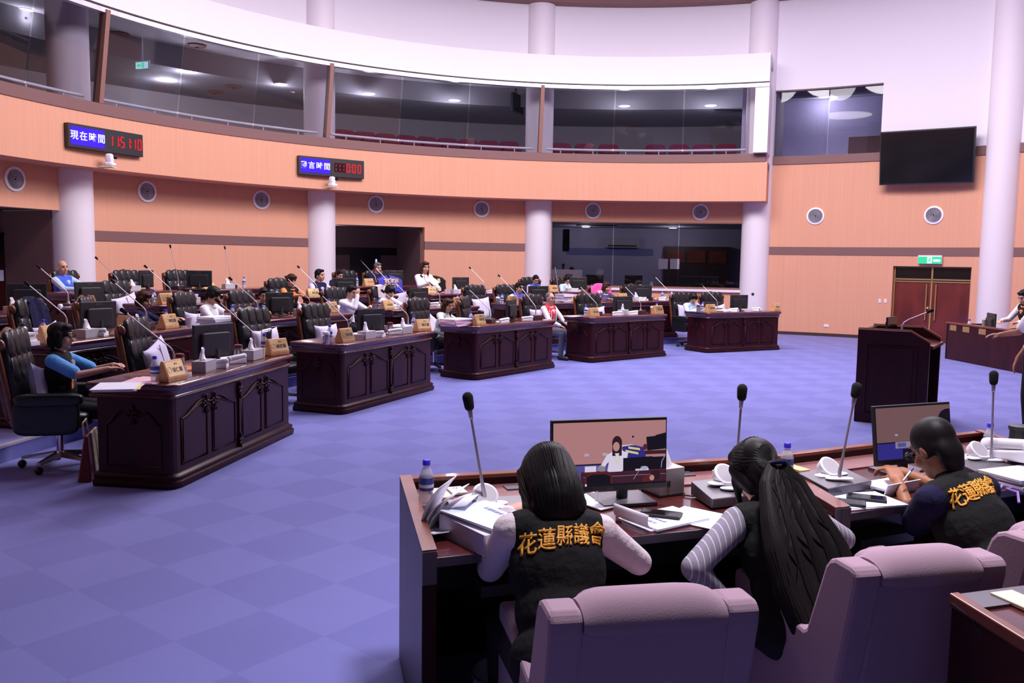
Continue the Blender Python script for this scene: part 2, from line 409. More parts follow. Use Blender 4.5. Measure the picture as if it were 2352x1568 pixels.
# stripes, baseboards
st = MB()
for a, c in [(A_L, aE0), (aE1, aD0), (aD1, aC0), (A_END, A_R)]: arcbox(st, a, c, R_W-.012, R_W+.05, 1.954, 2.146)
struct(st.build('trim_1', 'brown_strip'))
st = MB(); arcbox(st, A_END-.004, A_R, R_W-.03, R_W+.2, ZB, Z2); struct(st.build('trim_2', 'brown_strip'))
bb = MB()
for a, c in [(aE1, aD0), (aD1, aC0), (aC0, aC1), (aC1, aR0), (aR1, A_R)]: arcbox(bb, a, c, R_W-.014, R_W+.05, 0, .075)
struct(bb.build('baseboard_back', 'dark_strip'))
# --- fascia of the gallery
fa = MB(); arcbox(fa, A_L, A_END, R_F, R_W+.25, Z1, ZB); struct(fa.build('wall_fascia', 'orange_wall'))
fb = MB(); arcbox(fb, A_L, A_END+.004, R_F-.02, R_F+.16, ZB, Z2); struct(fb.build('trim_3', 'brown_strip'))
# --- white upper band and wall above
GZ0, GZ1 = 5.95, 6.6
bd = MB(); arcbox(bd, A_L, A_END+.0, 10.2, 10.5, GZ0, GZ1); arcbox(bd, A_L, A_END, 10.5, R_W, GZ1-.12, GZ1); struct(bd.build('wall_band', 'white_fascia'))
fr = MB(); arcbox(fr, A_L, A_END, 10.22, 10.34, GZ0-.11, GZ0); struct(fr.build('trim_4', 'aluminium'))
fr = MB(); arcbox(fr, A_L, A_END, 10.185, 10.23, GZ0-.018, GZ0); struct(fr.build('trim_5', 'dark_strip'))
aW0, aW1 = wall(1779, 280)[0], wall(2025, 280)[0]; zW1 = wall(1900, 201)[1]; zW0 = Z2
up = MB()
arcbox(up, A_L, A_END, R_W, R_W+.25, GZ1-.1, 8.4)
for a, c, z0, z1 in [(A_END, aW0, Z2, 8.4), (aW0, aW1, zW1, 8.4), (aW1, A_R, Z2, 8.4)]: arcbox(up, a, c, R_W, R_W+.25, z0, z1)
struct(up.build('wall_upper', 'white_wall'))
cv = MB(); arcbox(cv, A_L, A_R, R_W-.35, R_W+.1, 8.02, 8.16); struct(cv.build('trim_6', 'brown_strip'))
# ceiling
b = MB(); b.prism([(WX+11.6*math.cos(2*PI*i/48), WY+11.6*math.sin(2*PI*i/48)) for i in range(48)], 8.45, 8.65); struct(b.build('ceiling', 'white_wall'))
# right end post of the gallery
m = MB(); a1 = wall(1733, 280, 10.35)[0]; arcbox(m, a1, A_END, 10.25, R_W, Z2, GZ0, 3); struct(m.build('trim_7', 'white_wall'))
# --- columns
CD = {168: ('leftmost round white column beside the dark left entrance', 'column'), 735: ('round white column left of the open middle doorway', 'column'), 1235: ('round white column left of the control room window', 'column'),
      1737: ('round white column where the gallery ends, right of the control room window', 'column'), 2296: ('round white column right of the double wooden door', 'column')}
for px, (lb, ct) in CD.items():
    a, _ = wall(px, 520, 11.28); p = wp(a, 11.28); m = MB(); r = .35
    m.lathe([(r, 0), (r, 8.3)], 40); o = m.build('column', 'column_paint', smooth=True, loc=p); tag(o, lb, ct, 'round white columns')
# ============================================================ UPPER GALLERY
def win_pts(px_list, py): return [wall(p, py, R_F)[0] for p in px_list]
posts = win_pts([232, 752, 1241], 300)
mm_edges = [win_pts([-330], 230)[0]]+posts+[wall(1722, 330, R_F)[0]]
joints = [[win_pts([68], 210)[0], win_pts([-90], 210)[0]], win_pts([414, 586], 270), win_pts([918, 1074], 320), win_pts([1409, 1568], 335)]
for i in range(4):
    w = bpy.data.objects.new('window_%d' % (i+1), None); COL.objects.link(w); struct(w); w.location = wp((mm_edges[i]+mm_edges[i+1])/2, R_F, Z2)
    inv = Matrix.Translation(-w.location)
    a0, a1 = mm_edges[i], mm_edges[i+1]
    js = sorted([a0]+joints[i]+[a1], reverse=True)
    for j in range(len(js)-1):
        g = .0018
        A, B = js[j]-g, js[j+1]+g
        p = [wp(A, R_F+.09, Z2+.01), wp(B, R_F+.09, Z2+.01), wp(B, R_F+.102, Z2+.01), wp(A, R_F+.102, Z2+.01), wp(A, 10.27, GZ0-.1), wp(B, 10.27, GZ0-.1), wp(B, 10.282, GZ0-.1), wp(A, 10.282, GZ0-.1)]
        m = MB(); m.hexa([inv @ q for q in p]); m.build('pane', 'glass', w)
    # railing inside
    m = MB(); n = 16; aa = [a0-.02+(a1-a0+.03)*k/n for k in range(n+1)]; m.tube([inv @ wp(a, R_F+.28, Z2+.13) for a in aa], .028, 8)
    for k in range(1, 7):
        a = a0+(a1-a0)*(k-.3)/6.4; m.tube([inv @ wp(a, R_F+.28, Z2-.1), inv @ wp(a, R_F+.28, Z2+.13)], .013, 6)
    m.build('railing', 'white', w, smooth=True)
    if i < 3:
        m = MB(); da = .0042; a = mm_edges[i+1]
        p = [wp(a+da, R_F-.03, Z2), wp(a-da, R_F-.03, Z2), wp(a-da, R_F+.14, Z2), wp(a+da, R_F+.14, Z2), wp(a+da, 10.19, GZ0-.06), wp(a-da, 10.19, GZ0-.06), wp(a-da, 10.36, GZ0-.06), wp(a+da, 10.36, GZ0-.06)]
        m.hexa([inv @ q for q in p]); m.build('mullion', 'mullion', w)
# gallery interior shell
g = MB(); arcbox(g, A_L, A_END, 10.6, 17, 3.95, 4.1); struct(g.build('floor_gallery', 'gallery_beam'))
g = MB(); arcbox(g, A_L, A_END-.0, 16.2, 16.4, 4.1, 6.5); struct(g.build('wall_gallery', 'gallery_wall'))
g = MB(); arcbox(g, A_L, A_END, R_W+.25, 16.4, 6.35, 6.5); arcbox(g, A_L, A_END, 10.5, R_W+.25, 6.35, 6.48); struct(g.build('ceiling_gallery', 'gallery_ceiling'))
g = MB()
arcbox(g, A_L, A_END, 13.1, 16.2, 5.86, 6.35); struct(g.build('ceiling_bulkhead', 'gallery_beam'))
g = MB(); p0 = wp(A_END, R_W+.1); arcbox(g, A_END+.012, A_END-.004, R_W+.05, 16.3, 4.0, 6.5, 1); struct(g.build('wall_divider', 'gallery_wall'))
# gallery downlights
def zplane(px, py, z): return atz(px, py, z)
def downlight(px, py, z, label, grp, en=42):
    p = zplane(px, py, z); t = thing('downlight', label, 'ceiling light', p, 0, grp)
    m = MB(); m.lathe([(.15, -.012), (.16, -.004), (.16, .0)], 20); m.build('trim_ring', 'white', t, smooth=True)
    m = MB(); m.lathe([(.12, -.016), (.12, -.011)], 20); m.build('lens', 'lamp_glow', t)
    l = bpy.data.lights.new('downlight_lamp', 'POINT'); l.energy = en; l.color = (.85, .86, 1); l.shadow_soft_size = .1
    lo = bpy.data.objects.new('downlight_lamp', l); COL.objects.link(lo); lo.parent = t; lo.location = (0, 0, -.16)
    return t
for px, py, z, lb in [(57, 22, 6.35, 'round recessed gallery light nearest the left edge, above the leftmost column'), (290, 91, 6.35, 'round recessed gallery light beside the hanging exit sign'), (430, 164, 5.86, 'round recessed gallery light, brightest one in the second gallery window'),
                  (382, 184, 5.86, 'round recessed gallery light below the exit sign in the second window'), (497, 136, 6.35, 'small round gallery light high in the second gallery window'), (645, 193, 5.86, 'round recessed gallery light just left of the second column upstairs'),
                  (847, 215, 5.86, 'round recessed gallery light at the left of the third gallery window'), (1044, 230, 5.86, 'round recessed gallery light in the middle pane of the third gallery window'), (1434, 243, 5.86, 'round recessed gallery light in the middle of the fourth gallery window'), (1632, 242, 5.86, 'round recessed gallery light next to the hanging gallery screen')]:
    downlight(px, py, z, lb, 'gallery downlights')
for i, (px, py, z) in enumerate([(75, 98, 6.35), (275, 76, 6.35), (452, 103, 6.35), (560, 140, 6.35), (494, 210, 5.86), (536, 197, 5.86), (800, 174, 6.35), (835, 178, 6.35), (1095, 203, 6.35), (1120, 348-0, 0), (1352, 212, 6.35), (1618, 214, 6.35)]):
    if z == 0: continue
    p = atz(px, py, z); m = MB(); m.lathe([(.2, -.03), (.17, -.04), (.05, -.05), (.19, -.0)], 16)
    tag(m.build('ceiling_diffuser', 'brown_strip', None, True, loc=p), ['brown round air diffuser nearest the left edge of the gallery ceiling', 'brown round air diffuser just right of the leftmost mullion', 'brown round air diffuser above the second gallery window centre', 'brown round air diffuser near the second column upstairs', 'brown air diffuser on the lowered gallery ceiling, left one', 'brown air diffuser on the lowered gallery ceiling near the camera bracket', 'small air diffuser at the left of the third gallery window', 'larger air diffuser beside the small one in the third gallery window', 'air diffuser right of the third window middle joint', '', 'air diffuser at the left of the fourth gallery window', 'air diffuser close to the hanging gallery screen'][i], 'air diffuser', 'gallery ceiling diffusers')
# exit sign upstairs
p = aty(328, 150, 19.0); t = thing('exit_sign', 'lit pale green exit sign hanging from the gallery ceiling in the second window', 'sign', p, -.35)
m = MB(); m.box((0, 0, 0), (.36, .05, .19)); m.build('sign_box', 'white', t, bev=.006); m = MB(); m.box((0, -.027, -.005), (.33, .006, .14)); m.build('sign_face', 'exit_pale', t)
m = MB(); m.box((.03, -.032, -.005), (.05, .004, .11)); m.box((-.07, -.032, -.005), (.09, .004, .04)); m.build('running_figure', 'exit_green', t)
m = MB(); m.tube([(0, 0, .09), (0, 0, max(.2, 6.35-p.z))], .012, 6); m.build('rod', 'white', t)
# gallery screens on ceiling arms
for px, py, y, w, h, rz, lb in [(1676, 236, 24.0, .82, .50, 0, 'dark screen hanging from the ceiling at the right end of the gallery'), (1188, 238, 24.0, .72, .5, 1.15, 'dark screen seen edge-on beside the third column upstairs')]:
    p = aty(px, py, y); t = thing('hanging_screen', lb, 'screen', p, rz)
    m = MB(); m.box((0, 0, 0), (w, .07, h)); m.build('screen_case', 'black_plastic', t, bev=.008); m = MB(); m.box((.06, .06, .05), (.13, .08, .12)); m.tube([(.06, .08, .05), (.06, .08, 6.35-p.z)], .02, 8); m.build('ceiling_arm', 'black_plastic', t)
    m = MB(); m.box((0, -.037, 0), (w-.05, .006, h-.05)); m.build('screen_panel', 'black_gloss', t)
# gallery ceiling camera tube
p = aty(662, 205, 22.4); t = thing('wall_camera', 'small white tube camera on a bracket left of the second column upstairs', 'camera', p, .4)
m = MB(); m.cone((-.12, 0, .02), .05, (.16, 0, -.03), .05, 14); m.build('camera_body', 'white', t, True); m = MB(); m.tube([(-.05, 0, .03), (-.05, 0, 5.86-p.z+.02)], .015, 6); m.build('bracket', 'white', t)
# red seats behind the railing
for k, (px, lb) in enumerate([(700+i*47, i) for i in range(0, 11)]+[(1290+i*54, i) for i in range(8)]):
    if 1180 < px < 1275 or px < 790: continue
    if px in (1452,): continue
    a, _ = wall(px, 335, 11.75); p = wp(a, 11.75, 4.1); m = MB(); t = thing('gallery_seat', ['dark red gallery seat behind the third window railing', 'dark red gallery seat behind the fourth window railing'][px > 1200], 'seat', p, a-PI/2, ['third window gallery seats', 'fourth window gallery seats'][px > 1200])
    m.soft((0, -.2, .42), (.5, .5, .14)); m.build('seat', 'seat_red', t, True); m = MB(); m.soft((0, .08, .40), (.52, .13, .52)); m.build('backrest', 'seat_red', t, True)
# ============================================================ SIDE WINDOW ROOM (right of the gallery)
w = bpy.data.objects.new('window_5', None); COL.objects.link(w); struct(w); w.location = wp((aW0+aW1)/2, R_W, Z2); inv = Matrix.Translation(-w.location)
mid = (aW0*.5+aW1*.5)-.002
for A, B in ((aW0, mid+.001), (mid-.001, aW1)):
    m = MB(); m.hexa([inv @ q for q in [wp(A, R_W+.05, Z2), wp(B, R_W+.05, Z2), wp(B, R_W+.06, Z2), wp(A, R_W+.06, Z2), wp(A, R_W+.05, zW1), wp(B, R_W+.05, zW1), wp(B, R_W+.06, zW1), wp(A, R_W+.06, zW1)]]); m.build('pane', 'glass', w)
m = MB(); arcbox(m, aW0, aW1, R_W-.015, R_W+.1, zW1-.035, zW1+.0, 6)
m.v = [tuple(inv @ Vector(q)) for q in m.v]; m.build('window_frame', 'dark_strip', w)
s5 = MB(); a0, a1 = aW0+.05, aW1-.22
arcbox(s5, a0, a1, 14.4, 14.6, 4.1, 6.7, 8); s5b = MB(); arcbox(s5b, a0, a1, R_W+.25, 14.6, 6.2, 6.35, 8); s5c = MB(); arcbox(s5c, a0, a1, R_W+.25, 14.6, 4.1, 4.25, 8)
arcbox(s5, a0+.02, a0, R_W+.2, 14.5, 4.1, 6.3, 2); arcbox(s5, a1, a1-.02, R_W+.2, 14.5, 4.1, 6.3, 2)
struct(s5.build('wall_side_room', 'lilac')); struct(s5b.build('ceiling_side_room', 'gallery_ceiling')); struct(s5c.build('floor_side_room', 'carpet'))
m = MB(); arcbox(m, a0, a1, 12.7, 13.0, 6.02, 6.2, 8); struct(m.build('trim_8', 'gallery_beam'))
for px, py, z, lb in [(1835, 236, 6.2, 'bright round light at the left of the side window'), (1892, 222, 6.2, 'small round light at the middle of the side window'), (1932, 209, 6.2, 'largest bright round light in the side window'), (2007, 226, 6.2, 'round light at the right of the side window')]:
    downlight(px, py, z, lb, 'side room downlights', 13)
a, _ = wall(1995, 330, 14.38); p = wp(a, 14.33, 4.25); m = MB(); m.box((0, 0, .45), (1.0, .03, .9)); t = tag(m.build('dark_doorway', 'recess_dark', None, loc=p), 'dark door in the room behind the side window', 'door'); t.rotation_euler.z = a-PI/2
# ============================================================ RECESSES UNDER THE GALLERY
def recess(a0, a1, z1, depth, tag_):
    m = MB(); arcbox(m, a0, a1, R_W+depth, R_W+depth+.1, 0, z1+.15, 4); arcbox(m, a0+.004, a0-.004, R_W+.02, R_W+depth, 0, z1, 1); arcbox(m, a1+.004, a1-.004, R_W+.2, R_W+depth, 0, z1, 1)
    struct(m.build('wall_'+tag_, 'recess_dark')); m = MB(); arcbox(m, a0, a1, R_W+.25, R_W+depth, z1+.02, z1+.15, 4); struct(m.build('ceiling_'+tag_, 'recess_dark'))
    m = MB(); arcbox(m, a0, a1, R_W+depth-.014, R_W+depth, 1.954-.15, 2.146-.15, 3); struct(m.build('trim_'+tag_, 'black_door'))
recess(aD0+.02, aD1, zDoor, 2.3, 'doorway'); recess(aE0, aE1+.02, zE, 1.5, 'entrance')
for aa, rr, zz, en in ((aD0-.05, R_W+1.2, zDoor, 5), ((aE0+aE1)/2, R_W+.8, zE, 5)):
    l = bpy.data.lights.new('recess_lamp', 'POINT'); l.energy = en; l.color = (.9, .9, 1); lo = bpy.data.objects.new('recess_lamp', l); COL.objects.link(lo); lo.location = wp(aa, rr, zz-.12)
# inner door of the middle doorway
aa, _ = wall(838, 600, R_W+2.28); p = wp(aa, R_W+2.27, ZR[3]); d = bpy.data.objects.new('door_1', None); COL.objects.link(d); struct(d); d.location = p; d.rotation_euler.z = aa-PI/2
m = MB(); m.box((0, 0, .72), (.80, .05, 1.44)); m.build('door_leaf', 'black_door', d)
m = MB(); m.box((0, -.035, .80), (.12, .004, .18)); m.build('notice', 'lilac', d); m = MB(); m.box((.30, -.035, 1.2), (.045, .004, .25)); m.build('vision_panel', 'daylight', d)
m = MB(); m.cone((.30, -.05, .32), .012, (.30, -.05, 1.0), .012, 8); m.build('door_handle', 'brass', d, True)
aa, _ = wall(945, 610, R_W+1.3); m = MB(); p = wp(aa, R_W+1.3, ZR[3]); m.box((0, 0, .8), (.30, .10, 1.6)); o = struct(m.build('door_2', 'black_door', None, loc=p)); o.rotation_euler.z = aa+.2
m = MB(); m.box((.19, -.02, .75), (.07, .04, 1.35)); o = struct(m.build('window_6', 'blue_stripe', None, loc=p)); o.rotation_euler.z = aa-PI/2-.4
# left entrance doors
aa, _ = wall(20, 600, R_W+1.46); p = wp(aa, R_W+1.45, ZR[2]); d = bpy.data.objects.new('door_3', None); COL.objects.link(d); struct(d); d.location = p; d.rotation_euler.z = aa-PI/2
for sx in (-1, 1):
    m = MB(); m.box((sx*.47, 0, .72), (.92, .05, 1.44)); m.build('door_leaf', 'mahogany', d); m = MB(); m.cone((sx*.09, -.05, .45), .013, (sx*.09, -.05, 1.15), .013, 8); m.build('door_handle', 'brass', d, True)
m = MB(); m.box((0, 0, 1.62), (1.9, .05, .32)); m.box((0, -.01, 1.79), (2.0, .07, .05)); m.build('transom', 'black_door', d)
m = MB(); m.box((-.22, -.03, 1.03), (.16, .004, .2)); m.build('notice', 'lilac', d)
# ============================================================ RIGHT DOUBLE DOOR
aa = (aR0+aR1)/2; p = wp(aa, R_W+.12, 0); ww = 2*R_W*math.sin(abs(aR0-aR1)/2); d = bpy.data.objects.new('door_4', None); COL.objects.link(d); struct(d); d.location = p; d.rotation_euler.z = aa-PI/2-PI
# local: x along wall, face towards hall is -y after rotation check
hh = zR-.32
for sx in (-1, 1):
    m = MB(); m.box((sx*ww/4, 0, hh/2), (ww/2-.03, .05, hh-.02)); m.build('door_leaf', 'door_wood', d)
    m = MB(); m.cone((sx*.10, .06, .5), .016, (sx*.10, .06, hh-.08), .016, 8); m.build('door_handle', 'brass', d, True)
    m = MB(); m.box((sx*ww/4, 0, hh+.17), (ww/2-.04, .03, .24)); m.build('transom_pane', 'black_gloss', d)
m = MB(); m.box((0, .02, hh/2), (.035, .05, hh)); m.box((0, .02, hh+.16), (.035, .05, .3)); m.box((0, .02, hh+.025), (ww, .05, .025)); m.box((0, .02, hh-.03), (ww, .05, .02)); m.box((ww/2-.015, .02, zR/2), (.03, .06, zR)); m.box((-ww/2+.015, .02, zR/2), (.03, .06, zR)); m.build('door_frame', 'brass', d)
m = MB(); m.cone((.055, .03, .78), .02, (.055, .075, .78), .022, 12); m.build('door_knob', 'gold_plate', d, True)
# exit sign over it
a, z = wall(2138, 596); p = wp(a, R_W-.06, z); t = thing('exit_sign', 'bright green lit exit sign above the double wooden door', 'sign', p, a-PI/2)
m = MB(); m.box((0, 0, 0), (.50, .07, .19)); m.build('sign_box', 'white', t, bev=.006); m = MB(); m.box((0, -.038, -.015), (.49, .01, .155)); m.build('sign_face', 'exit_green', t)
m = MB(); m.box((0, -.045, -.015), (.10, .006, .14)); m.build('pictogram_panel', 'exit_white', t); m = MB(); m.box((.15, -.045, -.02), (.15, .006, .055)); m.build('arrow', 'exit_white', t)
m = MB(); m.ball((.01, -.05, .03), .014); m.tube([(.005, -.05, .018), (-.005, -.05, -.02), (-.03, -.05, -.05)], .009, 6); m.tube([(-.005, -.05, -.02), (.025, -.05, -.045), (.02, -.05, -.07)], .008, 6); m.tube([(.03, -.05, -.005), (.0, -.05, .01), (-.03, -.05, -.005)], .007, 6); m.build('running_figure', 'exit_green', t)
# switches and sockets on the right wall
for px, py, w_, h_, nm, lb in [(2021, 691, .055, .09, 'light_switch', 'white light switch left of the double wooden door, left one'), (2034, 691, .055, .09, 'light_switch', 'white light switch left of the double wooden door, nearest the door'), (1898, 748, .11, .065, 'wall_socket', 'white wall socket low on the orange right wall'), (93, 616, .06, .1, 'light_switch', 'grey switch plate beside the left entrance door')]:
    a, z = wall(px, py, R_W if px > 200 else R_W+1.4); p = wp(a, (R_W if px > 200 else R_W+1.35)-.01, z); t = thing(nm, lb, 'switch' if 'switch' in nm else 'socket', p, a-PI/2)
    m = MB(); m.box((0, 0, 0), (w_, .016, h_)); m.build('cover_plate', 'white', t, bev=.003); m = MB(); m.box((0, -.01, 0), (w_*.4, .008, h_*.45)); m.build('rocker', 'ivory', t)
for px, py, lb in [(1729, 675, 'small dark camera dome on the white column right of the control room window')]:
    p = circ(px, py, WX, WY, 10.93); m = MB(); m.ball((0, 0, 0), .035); tag(m.build('dome_sensor', 'black_plastic', None, True, loc=p), lb, 'sensor')
# ============================================================ CONTROL ROOM
w = bpy.data.objects.new('window_7', None); COL.objects.link(w); struct(w); w.location = wp((aC0+aC1)/2, R_W, zC0); inv = Matrix.Translation(-w.location)
nn = 3; da = (aC1-aC0)/nn
for i in range(nn):
    A, B = aC0+da*i, aC0+da*(i+1); A -= .001; B += .001
    m = MB(); m.hexa([inv @ q for q in [wp(A, R_W+.1, zC0), wp(B, R_W+.1, zC0), wp(B, R_W+.112, zC0), wp(A, R_W+.112, zC0), wp(A, R_W+.1, zC1), wp(B, R_W+.1, zC1), wp(B, R_W+.112, zC1), wp(A, R_W+.112, zC1)]]); m.build('pane', 'glass_dark', w)
m = MB(); arcbox(m, aC0, aC1, R_W-.05, R_W+.14, zC0-.05, zC0, 6); arcbox(m, aC0, aC1, R_W-.02, R_W+.14, zC1-.03, zC1, 6); arcbox(m, aC0+.001, aC0-.005, R_W-.02, R_W+.14, zC0, zC1, 1); arcbox(m, aC1+.005, aC1-.001, R_W-.02, R_W+.14, zC0, zC1, 1)
m.v = [tuple(inv @ Vector(q)) for q in m.v]; m.build('window_frame', 'mullion', w)
m = MB(); arcbox(m, aC0, aC1, R_W-.07, R_W+.02, zC0-.11, zC0-.05, 6); struct(m.build('trim_9', 'white_wall'))
c = MB(); arcbox(c, aC0+.12, aC1-.12, 15.0, 15.2, 0, 3.2, 8); arcbox(c, aC0+.13, aC0+.12, R_W+.25, 15, 0, 3.2, 1); arcbox(c, aC1-.12, aC1-.13, R_W+.25, 15, 0, 3.2, 1); struct(c.build('wall_control_room', 'control_wall'))
c = MB(); arcbox(c, aC0+.12, aC1-.12, R_W+.25, 15.2, 2.72, 2.85, 8); struct(c.build('ceiling_control_room', 'gallery_beam'))
c = MB(); arcbox(c, aC0+.1, aC1-.1, R_W+.25, 15.2, .30, .40, 8); struct(c.build('floor_control_room', 'carpet'))
c = MB(); arcbox(c, wall(1300, 590, 14.98)[0], wall(1500, 590, 14.98)[0], 14.97, 15.0, 1.92, 2.12, 8); struct(c.build('trim_10', 'blue_stripe'))
for i, px in enumerate((1345, 1545)):
    p = wp(wall(px, 540, 13.6)[0], 13.6, 2.69); l = bpy.data.lights.new('control_room_lamp', 'POINT'); l.energy = 26; l.shadow_soft_size = .1; l.color = (.8, .82, 1)
    t = thing('downlight', ['round ceiling light at the left of the control room', 'round ceiling light at the right of the control room'][i], 'ceiling light', p, 0, 'control room downlights')
    m = MB(); m.lathe([(.13, 0), (.14, .03)], 18); m.build('trim_ring', 'white', t); m = MB(); m.lathe([(.10, -.01), (.10, -.001)], 18); m.build('lens', 'lamp_glow', t)
    lo = bpy.data.objects.new('control_room_lamp', l); COL.objects.link(lo); lo.parent = t; lo.location = (0, 0, -.18)
# desk and equipment behind the glass
c = MB(); arcbox(c, aC0-.02, aC1+.02, R_W+.46, R_W+1.0, zC0-.20, zC0-.15, 6); tag(c.build('control_desk', 'gallery_wall'), 'long grey desk along the inside of the control room window', 'desk')
zt = zC0-.15
def onctl(px, dr=.45): a, _ = wall(px, 640, R_W+dr); return wp(a, R_W+dr, zt), a-PI/2
for px, lb in [(1276, 'silver computer at the left end of the control room, cut by the window frame'), (1313, 'silver computer behind the control room window with a dark mark')]:
    p, rz = onctl(px); t = thing('desktop_computer', lb, 'computer', p, rz, 'silver computers behind the glass')
    m = MB(); m.soft((0, 0, .36), (.55, .05, .36), .12); m.build('screen_back', 'white', t, True); m = MB(); m.ball((0, -.028, .40), (.018, .004, .022)); m.ball((.008, -.028, .43), (.008, .004, .006)); m.build('logo', 'black_plastic', t); m = MB(); m.prism([(-.1, .05), (.1, .05), (.08, -.06), (-.08, -.06)], 0, .012); m.box((0, .02, .12), (.16, .02, .24)); m.build('stand', 'aluminium', t)
for px, lb in [(1366, 'dark monitor just right of the silver computers in the control room'), (1455, 'dark monitor in the middle of the control room'), (1585, 'left one of the two dark monitors at the right end of the control room'), (1630, 'right one of the two dark monitors at the right end of the control room')]:
    p, rz = onctl(px); t = thing('monitor', lb, 'monitor', p, rz, 'control room monitors')
    m = MB(); m.box((0, 0, .28), (.46, .04, .28)); m.build('screen_back', 'black_plastic', t, bev=.01); m = MB(); m.box((0, .02, .08), (.06, .03, .16)); m.box((0, 0, .008), (.2, .16, .016)); m.build('stand', 'black_plastic', t)
for px, h, r, m_, lb in [(1497, .26, .05, 'white', 'tall white patterned flask behind the control room glass'), (1513, .2, .06, 'steel', 'grey patterned cup next to the tall flask in the control room'), (1538, .12, .06, 'steel', 'small grey jar right of the two flasks in the control room'), (1482, .05, .04, 'light_blue', 'tiny pale blue cup on the control room sill'), (1421, .13, .07, 'tissue_box', 'pale paper roll between the control room monitors')]:
    p, rz = onctl(px, .36); m = MB(); m.lathe([(r, 0), (r, h*.75), (r*.7, h*.8), (r*.75, h)], 16); tag(m.build('flask' if h > .1 else 'cup', m_, None, True, loc=p), lb, 'flask' if h > .1 else 'cup')
for px, py, R_, w_, h_, d_, mt, nm, lb in [(1429, 558, 14.9, 1.0, .28, .22, 'gallery_wall', 'air_conditioner', 'long wall air conditioner at the back of the control room'), (1300, 552, 13.5, .18, .62, .25, 'black_plastic', 'loudspeaker', 'dark tall loudspeaker at the left of the control room'), (1370, 512, 13.0, 1.1, .16, .4, 'black_plastic', 'projector_screen_box', 'dark box under the control room ceiling')]:
    p = circ(px, py, WX, WY, R_); a = math.atan2(p.y-WY, p.x-WX); t = thing(nm, lb, nm.replace('_', ' '), p, a-PI/2); m = MB(); m.box((0, 0, 0), (w_, d_, h_)); m.build('case', mt, t, bev=.02); m = MB(); m.box((0, -d_/2-.004, -h_*.3), (w_*.85, .01, h_*.16)); m.build('outlet_slot', 'dark_strip', t)
for px, lb in [(1523, 'left white sheet taped inside the control room glass'), (1550, 'right white sheet taped inside the control room glass')]:
    p = circ(px, 606, WX, WY, R_W+.2); a = math.atan2(p.y-WY, p.x-WX); m = MB(); m.box((0, 0, 0), (.24, .003, .26)); o = tag(m.build('paper_sheet', 'paper', None, loc=p), lb, 'paper sheet', 'taped sheets'); o.rotation_euler.z = a-PI/2
a, _ = wall(1600, 600, 14.9); p = wp(a, 14.85, .4); t = thing('bookshelf', 'brown shelf cabinet with boxes at the back right of the control room', 'shelf', p, a-PI/2)
m = MB(); m.box((0, 0, .9), (1.9, .3, 1.8)); m.build('cabinet', 'dark_strip', t)
for k in range(3): m = MB(); m.box((-.6+.6*k, -.16, 1.5), (.5, .05, .36)); m.build('shelf_box', 'redwood', t)
p, rz = onctl(1293, .5); m = MB(); m.tube([(0, 0, 0), (0, 0, .62)], .02, 8); m.box((0, 0, .64), (.07, .05, .1)); tag(m.build('lamp_post', 'black_plastic', None, loc=p), 'thin black post standing between the two silver computers', 'stand')
# ============================================================ VENTS / CLOCKS / CAMERAS / TV
vm = []
def vent_proto():
    t = thing('round_vent', 'x', 'vent'); m = MB(); m.lathe([(.205, 0), (.205, .02), (.165, .03), (.16, .012)], 32, Matrix.Rotation(PI/2, 4, 'X'), False); m.build('rim', 'white', t, True)
    m = MB()
    for r in (.14, .112, .085, .058, .03): m.tube([(r*math.cos(2*PI*i/28), -.014-.01*(.14-r)/.14, r*math.sin(2*PI*i/28)) for i in range(28)], .0065, 6, True)
    m.build('louvre_rings', 'aluminium', t, True); m = MB(); m.lathe([(.162, 0), (.162, .01)], 28, Matrix.Rotation(PI/2, 4, 'X')); m.build('backing', 'black_plastic', t); return t
VP = Proto(vent_proto())
for px, py, lb in [(33, 411, 'round louvred vent at the far left above the dark entrance'), (337, 440, 'round louvred vent below the first clock'), (600, 459, 'round louvred vent left of the second column'), (863, 469, 'round louvred vent above the left of the open doorway'), (1106, 480, 'round louvred vent right of the open doorway'), (1362, 484, 'left of the two round vents above the control room window'), (1609, 487, 'right of the two round vents above the control room window'), (1873, 496, 'round louvred vent on the right wall nearest the gallery corner'), (2145, 494, 'round louvred vent above the green exit sign')]:
    a, z = wall(px, py); VP.put(wp(a, R_W-.002, z), a-PI/2, lb, 'round wall vents')
def seg7(mb, ch, x, z, w, h, y, t=.012, only=None):
    s = {'0': 'abcdef', '1': 'bc', '5': 'acdfg', ':': ''}[ch] if only is None else only; h2 = h/2
    for k in s:
        c, d = {'a': ((0, h), (w, t)), 'b': ((w/2, h*.75), (t, h2-t*.3)), 'c': ((w/2, h*.25), (t, h2-t*.3)), 'd': ((0, 0), (w, t)), 'e': ((-w/2, h*.25), (t, h2-t*.3)), 'f': ((-w/2, h*.75), (t, h2-t*.3)), 'g': ((0, h2), (w, t))}[k]
        mb.box((x+c[0]+(z*0), y, z+c[1]), (d[0], .004, d[1]))
